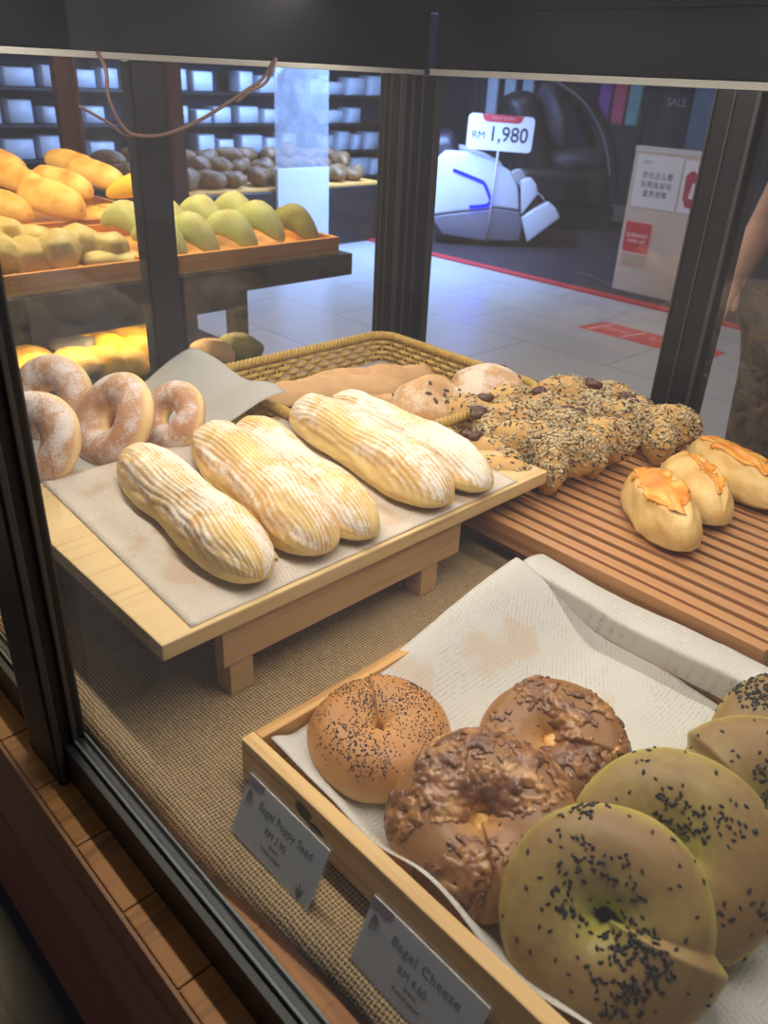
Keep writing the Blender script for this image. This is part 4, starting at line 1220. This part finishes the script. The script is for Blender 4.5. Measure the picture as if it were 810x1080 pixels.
mb = MB(); mb.tube(catmull([(.363, -.006, -.021), (.46, -.006, -.052), (.555, -.006, -.083), (.59, -.006, -.10), (.615, -.006, -.14), (.646, -.006, -.205), (.640, -.006, -.235), (.61, -.006, -.25), (.56, -.006, -.258), (.50, -.006, -.264)], 5), .011, 8)
cb(mb, 'blue_light', M['led_blue'], mc)
mb = MB(); mb.box(.30, .90, .102, .618, -.45, -.12, .06, seg=4); mb.box(.16, .40, .102, .618, -.30, .20, .08, Matrix.Translation((.27, 0, .1)) @ Matrix.Rotation(R(-18), 4, 'Y') @ Matrix.Translation((-.27, 0, -.1)), seg=4)
cb(mb, 'seat', M['leather'], mc)
mb = MB(); mb.box(.28, .86, .08, .64, FLOOR + .0125, -.48, .01); cb(mb, 'base', M['steel_dark'], mc)
for (a, b_, c_, d_) in (((.855, -.075), (.93, -.05), (.992, -.16), (.885, -.315)), ((.885, -.325), (1.075, -.205), (1.175, -.315), (.955, -.50))):
    pad = [a, ((a[0] + b_[0]) / 2, (a[1] + b_[1]) / 2 + .008), b_, ((b_[0] + c_[0]) / 2 + .012, (b_[1] + c_[1]) / 2 + .01), c_, d_]
    cb(MB().prism(pad, .02, .09, 'y', .014), 'footrest_side', M['shell_white'], mc)
    cb(MB().prism(pad, .63, .70, 'y', .014), 'footrest_side', M['shell_white'], mc)
mb = MB(); mb.ell((1.0, .36, -.30), (.11, .26, .11), Matrix.Rotation(.0, 3, 'Y'), 20, 14); cb(mb, 'footrest', M['leather'], mc)
mc2 = chair_root('massage_chair', 'large dark leather massage chair with a curved hood, beyond the white one', 'massage chair')
def shift(mb): bmesh.ops.translate(mb.bm, vec=Vector((0, .95, 0)), verts=mb.bm.verts); return mb
mb = MB(); mb.box(.95, 1.75, 0, .75, -.36, -.05, .10, seg=4); mb.box(.92, 1.16, .02, .73, -.25, .44, .10, Matrix.Translation((.9, 0, .1)) @ Matrix.Rotation(R(-22), 4, 'Y') @ Matrix.Translation((-.9, 0, -.1)), seg=4)
cb(shift(mb), 'seat', M['leather_brown'], mc2)
mb = MB(); arc = [(.85 + .05, .2, .62), (1.15, .2, .60), (1.42, .2, .45), (1.62, .2, .20), (1.72, .2, -.08), (1.76, .2, -.30)]
for yy in (-.02, .77): mb.tube(catmull([(p[0], yy, p[2]) for p in arc], 6), .075, 12, flat=.6)
cb(shift(mb), 'hood', M['leather'], mc2)
mb = MB(); mb.tube(catmull([(p[0] - .03, -.085, p[2] - .02) for p in arc[1:5]], 6), .012, 8); cb(shift(mb), 'hood_trim', M['shell_grey'], mc2)
mb = MB(); mb.ell((1.45, .37, -.02), (.30, .30, .12), None, 24, 16, .12, 2); mb.ell((1.25, .37, .28), (.12, .28, .30), Matrix.Rotation(-.4, 3, 'Y'), 24, 16, .1, 4); cb(shift(mb), 'cushion', plain('cushion_grey', '#5b525c', .5, var=.3, scale=10), mc2)
mb = MB(); mb.box(.9, 1.8, .05, .70, FLOOR + .0125, -.34, .02); cb(shift(mb), 'base', M['steel_dark'], mc2)

# price sign on a stick, planted by the white chair
ps = thing('price_sign', 'white price sign on a stick with a red tab, reading RM 1,980', 'sign', CR @ Vector((.645, -.06, -.49)), (Matrix.Rotation(R(45), 3, 'Z') @ Matrix.Rotation(R(1.5), 3, 'Y')))
def rr_outline(w, h, r, n=6):
    o = []
    for cx, cy, a0 in ((w / 2 - r, h / 2 - r, 0), (-w / 2 + r, h / 2 - r, 90), (-w / 2 + r, -h / 2 + r, 180), (w / 2 - r, -h / 2 + r, 270)):
        for k in range(n + 1):
            a = R(a0 + 90 * k / n); o.append((cx + r * math.cos(a), cy + r * math.sin(a)))
    return o
CZ = .49 + .232
sb = MB().prism([(a, b_ + CZ) for a, b_ in rr_outline(.455, .225, .03)], -.006, .006, 'y', .001).build('board', plain('sign_white', '#dcdae4', .5, var=.03), ps, world=False)
MB().cyl((.0, .0, (CZ - .11) / 2), .008, CZ - .11, 10).build('stick', plain('stick', '#b9aaa5', .5), ps, world=False, smooth=True)
M['sign_red'] = plain('sign_red', '#b8323c', .6, var=.05)
tab = [(-.14, CZ + .1125), (-.125, CZ + .078), (-.10, CZ + .066), (.11, CZ + .066), (.135, CZ + .078), (.15, CZ + .1125)]
MB().prism(tab, -.0085, -.0062, 'y').build('red_tab', M['sign_red'], sb, world=False)
RX = Matrix.Rotation(PI / 2, 3, 'X')
add_text('digits', '1,980', .135, sb, (.055, -.0070, CZ - .010), M['ink_dark'], RX, sx=.92)
add_text('letters', 'RM', .072, sb, (-.150, -.0070, CZ - .022), M['ink_dark'], RX, sx=.95)
add_text('lettering', 'EASY OWN', .026, sb, (.01, -.0092, CZ + .092), plain('tab_print', '#d98f92', .6, var=0), RX, width=1.2)
# double the strokes so the figures read bold
for nm, body, sz, lx, lz, sx_ in (('digits', '1,980', .135, .058, -.010, .92), ('letters', 'RM', .072, -.1485, -.022, .95), ('digits', '1,980', .135, .0555, -.0125, .92)):
    add_text(nm, body, sz, sb, (lx, -.0072, CZ + lz), M['ink_dark'], RX, sx=sx_)

# ------------------------------------------------------------------ notice panel and floor sticker
pn = thing('notice_panel', 'tall off-white standing panel with a Chinese notice and a red square sticker', 'notice panel', (-2.3, 4.5, FLOOR + .0125))
MB().box(-2.612, -1.98, 4.475, 4.52, FLOOR + .0125, .262, .004).build('board', plain('panel_cream', '#c2b3a6', .5, var=.06, scale=6), pn)
MB().box(-2.612, -1.98, 4.4725, 4.4748, .236, .262).build('top_strip', plain('panel_strip', '#bcb9bd', .5, var=.04), pn)
ns_ = MB().box(-2.586, -2.305, 4.4715, 4.4746, -.055, .222, .0005).build('notice_sheet', plain('sheet_white', '#cfcdd2', .6, var=.03), pn)
po_ = MB().box(-2.292, -2.10, 4.4715, 4.4746, -.055, .215, .0005).build('poster_sheet', plain('sheet_lilac', '#d2cdd6', .6, var=.03), pn)
cy_ = 4.4710
for i, row in enumerate(('您也这么累', '别再拖延啦', '富贵按摩')):
    add_text('lettering', row, .038, ns_, Vector((-2.445, cy_, .115 - .048 * i)) - root_loc(pn), M['ink_dark'], RX, sx=.95, width=1.15)
add_text('lettering', 'OTO', .022, ns_, Vector((-2.52, cy_, .182)) - root_loc(pn), M['ink_dark'], RX)
mb = MB(); mb.prism([(-2.275, .135), (-2.255, .16), (-2.23, .165), (-2.205, .14), (-2.18, .165), (-2.15, .16), (-2.13, .13), (-2.135, .05), (-2.16, -.0), (-2.2, -.03), (-2.25, -.02), (-2.272, .02)], 4.4700, 4.4714, 'y')
mb.build('red_graphic', plain('poster_red', '#a82848', .6, var=.15, scale=20), po_)
MB().box(-2.235, -2.165, 4.4690, 4.4699, .02, .10, .0003, Matrix.Translation((-2.2, 0, .06)) @ Matrix.Rotation(R(10), 4, 'Y') @ Matrix.Translation((2.2, 0, -.06))).build('coupon_print', plain('coupon', '#d9c6d0', .6, var=.1), po_)
add_text('lettering', '5%', .034, po_, Vector((-2.20, cy_, .182)) - root_loc(pn), M['sign_red'], RX)
mb = MB(); mb.box(-2.594, -2.414, 4.4722, 4.4746, -.385, -.133, .0005); mb.build('sticker_border', plain('sticker_pale', '#d9a9a2', .5, var=.03), pn)
MB().prism([(-2.504 + a, -.222 + b_) for a, b_ in rr_outline(.166, .165, .012)], 4.4700, 4.4721, 'y').build('red_sticker', plain('sticker_red', '#bd2733', .5, var=.05), pn)
MB().box(-2.585, -2.424, 4.4705, 4.4721, -.378, -.318, .0005).build('sticker_foot', plain('sticker_tan', '#b0a083', .5, var=.1), pn)
M['sticker_ink'] = plain('sticker_ink', '#f0d9d6', .5, var=0)
add_text('lettering', 'SUNWAY', .034, pn, Vector((-2.504, 4.4694, -.212)) - root_loc(pn), M['sticker_ink'], RX, sx=.95)
add_text('lettering', 'SUPER APP', .026, pn, Vector((-2.504, 4.4694, -.244)) - root_loc(pn), M['sticker_ink'], RX, sx=.95)
fs_ = thing('floor_sticker', 'red strip sticker with white markings on the grey floor tiles', 'sticker', (-1.95, 3.7, FLOOR + .0004))
MB().prism([(-2.25, 3.585), (-1.55, 3.60), (-1.55, 3.81), (-2.22, 3.80)], FLOOR + .0004, FLOOR + .0014, 'z').build('film', plain('floor_red', '#c43a3c', .5, var=.1, scale=8), fs_)
M['floor_ink'] = plain('floor_ink', '#e0a9a4', .5, var=.05)
MB().prism([(-2.205, 3.60), (-2.190, 3.60), (-2.155, 3.785), (-2.17, 3.785)], FLOOR + .0015, FLOOR + .0018, 'z').build('slash', M['floor_ink'], fs_)
MB().prism([(-2.015, 3.61), (-2.000, 3.61), (-1.965, 3.79), (-1.98, 3.79)], FLOOR + .0015, FLOOR + .0018, 'z').build('slash', M['floor_ink'], fs_)
add_text('lettering', 'SUNWAY', .06, fs_, Vector((-2.085, 3.70, FLOOR + .0016)) - root_loc(fs_), M['floor_ink'], None, sx=.6)
add_text('lettering', 'SUPER APP', .06, fs_, Vector((-1.80, 3.72, FLOOR + .0016)) - root_loc(fs_), M['floor_ink'], None, sx=.75)
# advertising boards behind the chairs
ab = thing('advertising_board', 'dark navy standing poster with a bright product picture beside it', 'poster', (-2.9, 5.7, FLOOR + .0125))
MB().box(-3.18, -2.96, 5.68, 5.72, FLOOR + .0125, .75, .004).build('navy_panel', plain('poster_navy', '#15172c', .5, var=.1), ab)
MB().box(-2.955, -2.55, 5.68, 5.72, FLOOR + .0125, .75, .004).build('picture_panel', plain('poster_blue', '#5f7fa8', .4, var=.5, scale=5), ab)
MB().box(-2.80, -2.70, 5.672, 5.679, .25, .50, .004).build('picture_print', plain('poster_orange', '#a8705a', .4, var=.3, scale=12), ab)
add_text('lettering', 'SALE', .07, ab, Vector((-3.07, 5.678, .47)) - root_loc(ab), plain('poster_print', '#7d7686', .5, var=0), RX)
for i, (x, c, lab) in enumerate(((-4.56, '#cfd6e4', 'white garment hanging at the left behind the massage chairs'), (-4.40, '#c2cfd8', 'pale garment hanging second from the left behind the price sign'), (-4.24, '#b4c6cf', 'pale blue garment hanging third behind the price sign'), (-3.56, '#8a4a9a', 'purple garment hanging behind the curved hood'), (-3.45, '#d05a7a', 'pink garment hanging behind the curved hood'), (-3.34, '#7fb3b8', 'teal garment hanging behind the curved hood'))):
    mb = MB(); mb.box(-.065, .065, -.026, .026, 0, .80, .022, seg=3); mb.box(-.098, .098, -.024, .024, .62, .78, .02, seg=3)
    tag(mb.build('garment', plain('garment_cloth', c, .8, var=.2, scale=18), smooth=True, world=False, loc=(x * 1.3, 7.18 + .02 * i, .238)), lab, 'garment', 'garments hanging behind the chairs')
mb = MB(); mb.tube([(-6.2, 7.24, 1.052), (-4.2, 7.24, 1.052)], .012, 8)
mb.tube([(-6.2, 7.24, 1.052), (-6.2, 7.24, FLOOR + .001)], .014, 8); mb.tube([(-4.2, 7.24, 1.052), (-4.2, 7.24, FLOOR + .001)], .014, 8)
tag(mb.build('garment_rail', M['steel_dark'], smooth=True, loc=(-5.2, 7.24, FLOOR + .001)), 'thin dark rail carrying garments behind the massage chairs', 'clothes rail')

# ------------------------------------------------------------------ shopper standing behind the back glass
def skin_body(name, chain, edges, radii, mat, parent, root_i=0, sub=2):
    me = bpy.data.meshes.new(name); me.from_pydata(chain, edges, []); me.update()
    o = bpy.data.objects.new(name, me); COL.objects.link(o)
    m = o.modifiers.new('s', 'SKIN'); m.use_smooth_shade = True
    for i, r_ in enumerate(radii):
        v = me.skin_vertices[0].data[i]; v.radius = r_ if isinstance(r_, tuple) else (r_, r_); v.use_root = (i == root_i)
    o.modifiers.new('u', 'SUBSURF').levels = sub
    dg = bpy.context.evaluated_depsgraph_get(); dg.update()
    m2 = bpy.data.meshes.new_from_object(o.evaluated_get(dg))
    bpy.data.objects.remove(o); bpy.data.meshes.remove(me)
    return link_mesh(name, m2, mat, parent, True)
M['skin'] = plain('skin', '#b98b72', .5, var=.05, scale=20)
M['shirt'] = plain('red_shirt', '#6e1f2a', .8, var=.15, scale=15)
def camo():
    t = NT('patterned_cloth')
    n = t.noise(16.0, 3, .6, t.obj(), 1.2)
    c = t.ramp(n, [(.34, '#2f2824'), (.46, '#4a3f36'), (.56, '#6b5b4c'), (.66, '#3d332d')])
    return t.done(t.bsdf(c, .85, 0, .1))
M['trousers'] = camo()
per = thing('person', 'person in a red top and dark patterned trousers standing behind the back glass at right', 'person', (-.485, 1.70, FLOOR + .0005), R(-12))
P = {}
body = [('pelvis', (0, 0, .74), (.105, .085)), ('waist', (0, 0, .88), (.10, .075)), ('chest', (0, .01, 1.04), (.12, .085)), ('upper', (0, .01, 1.15), (.10, .07)), ('neck', (0, .0, 1.23), .045), ('head0', (0, -.01, 1.31), (.058, .070)), ('head1', (0, -.012, 1.39), (.068, .082)), ('head2', (0, -.01, 1.46), (.045, .055)),
        ('shL', (-.145, .01, 1.14), .05), ('elL', (-.205, .01, .93), .036), ('wrL', (-.165, -.135, .775), .025), ('paL', (-.145, -.185, .755), (.030, .016)),
        ('shR', (.145, .01, 1.14), .05), ('elR', (.205, .03, .92), .036), ('wrR', (.17, -.10, .77), .025), ('paR', (.15, -.155, .75), (.030, .016)),
        ('hiL', (-.085, 0, .68), .085), ('knL', (-.095, -.01, .40), .055), ('anL', (-.095, .02, .08), .036), ('toL', (-.10, -.11, .030), (.034, .026)),
        ('hiR', (.085, 0, .68), .085), ('knR', (.095, -.01, .40), .055), ('anR', (.095, .02, .08), .036), ('toR', (.10, -.11, .030), (.034, .026))]
for i, (n_, p_, r_) in enumerate(body): P[n_] = i
ed = [('pelvis', 'waist'), ('waist', 'chest'), ('chest', 'upper'), ('upper', 'neck'), ('neck', 'head0'), ('head0', 'head1'), ('head1', 'head2'), ('upper', 'shL'), ('shL', 'elL'), ('elL', 'wrL'), ('wrL', 'paL'), ('upper', 'shR'), ('shR', 'elR'), ('elR', 'wrR'), ('wrR', 'paR'), ('pelvis', 'hiL'), ('hiL', 'knL'), ('knL', 'anL'), ('anL', 'toL'), ('pelvis', 'hiR'), ('hiR', 'knR'), ('knR', 'anR'), ('anR', 'toR')]
co = [b_[1] for b_ in body]; rr_ = [b_[2] for b_ in body]; ee = [(P[a], P[c]) for a, c in ed]
for sd, pa in ((1, 'paL'), (-1, 'paR')):
    c = Vector(co[P[pa]])
    dirv = (c - Vector(co[P['wrL' if sd == 1 else 'wrR']])).normalized()
    for k, (off, ln) in enumerate(((-.022, .040), (-.008, .048), (.007, .045), (.021, .034))):
        base = c + Vector((off, 0, .0)) + dirv * .012
        i0 = len(co)
        co += [tuple(base), tuple(base + dirv * ln * .5 + Vector((0, 0, -.006))), tuple(base + dirv * ln * .8 + Vector((0, 0, -.022)))]
        rr_ += [.0085, .008, .0065]; ee += [(P[pa], i0), (i0, i0 + 1), (i0 + 1, i0 + 2)]
    i0 = len(co); base = c + Vector((.026 * sd, 0, 0)) - dirv * .012
    co += [tuple(base), tuple(base + dirv * .03 + Vector((.008 * sd, 0, -.01)))]; rr_ += [.0095, .0075]; ee += [(P[pa], i0), (i0, i0 + 1)]
skin_body('body', co, ee, rr_, M['skin'], per)
def sub_body(name, names, scale, mat, extra=None):
    ids = [P[n_] for n_ in names]; mp = {g: i for i, g in enumerate(ids)}
    r0 = [rr_[g] for g in ids]
    r1 = [((r_[0] * scale, r_[1] * scale) if isinstance(r_, tuple) else r_ * scale) for r_ in r0]
    cc = [co[g] for g in ids]; e2 = [(mp[a], mp[c]) for a, c in ee if a in mp and c in mp]
    if extra: extra(cc, r1, e2, mp)
    return skin_body(name, cc, e2, r1, mat, per)
def sleeves(cc, r1, e2, mp):
    for s_, e_ in (('shL', 'elL'), ('shR', 'elR')):
        a, b_ = Vector(co[P[s_]]), Vector(co[P[e_]]); i0 = len(cc)
        cc.append(tuple(a.lerp(b_, .45))); r1.append(.056); e2.append((mp[P[s_]], i0))
sub_body('red_top', ['pelvis', 'waist', 'chest', 'upper', 'shL', 'shR'], 1.28, M['shirt'], sleeves)
def hips(cc, r1, e2, mp): pass
sub_body('patterned_trousers', ['pelvis', 'hiL', 'knL', 'anL', 'hiR', 'knR', 'anR'], 1.28, M['trousers'], hips)
mb = MB(); mb.ell((0, .006, 1.425), (.083, .098, .085), None, 24, 16, .06, 3); mb.ell((0, .045, 1.36), (.078, .06, .10), None, 20, 14, .06, 5)
tv, tf = fuse(mb, .006, 3)
fv = [v for v in tv]
mk('hair', fv, tf, plain('hair_dark', '#1e1715', .5), per)
mb = MB()
for s_ in (-1, 1): mb.ell((s_ * .027, -.088, 1.385), (.011, .006, .007), None, 12, 8)
mb.build('eyes', plain('eye', '#241c1a', .3), per, True, world=False)
MB().ell((0, -.099, 1.36), (.011, .016, .020), None, 14, 10).build('nose', M['skin'], per, True, world=False)
MB().ell((0, -.083, 1.322), (.022, .007, .006), None, 14, 10).build('mouth', plain('lips', '#8a4a46', .5), per, True, world=False)
mb = MB()
for s_ in (-1, 1): mb.ell((s_ * .074, -.005, 1.375), (.010, .018, .026), None, 12, 10)
mb.build('ears', M['skin'], per, True, world=False)
mb = MB()
for s_ in (-1, 1): mb.box(s_ * .098 - .042, s_ * .098 + .042, -.165, .06, 0, .07, .03, seg=4)
for k_, s_ in enumerate((-1, 1)):
    MB().box(s_ * .098 - .042, s_ * .098 + .042, -.165, .06, 0, .07, .03, seg=4).build('shoe', plain('shoe_dark', '#1d1a1a', .5), per, True, world=False)
mb.bm.free()
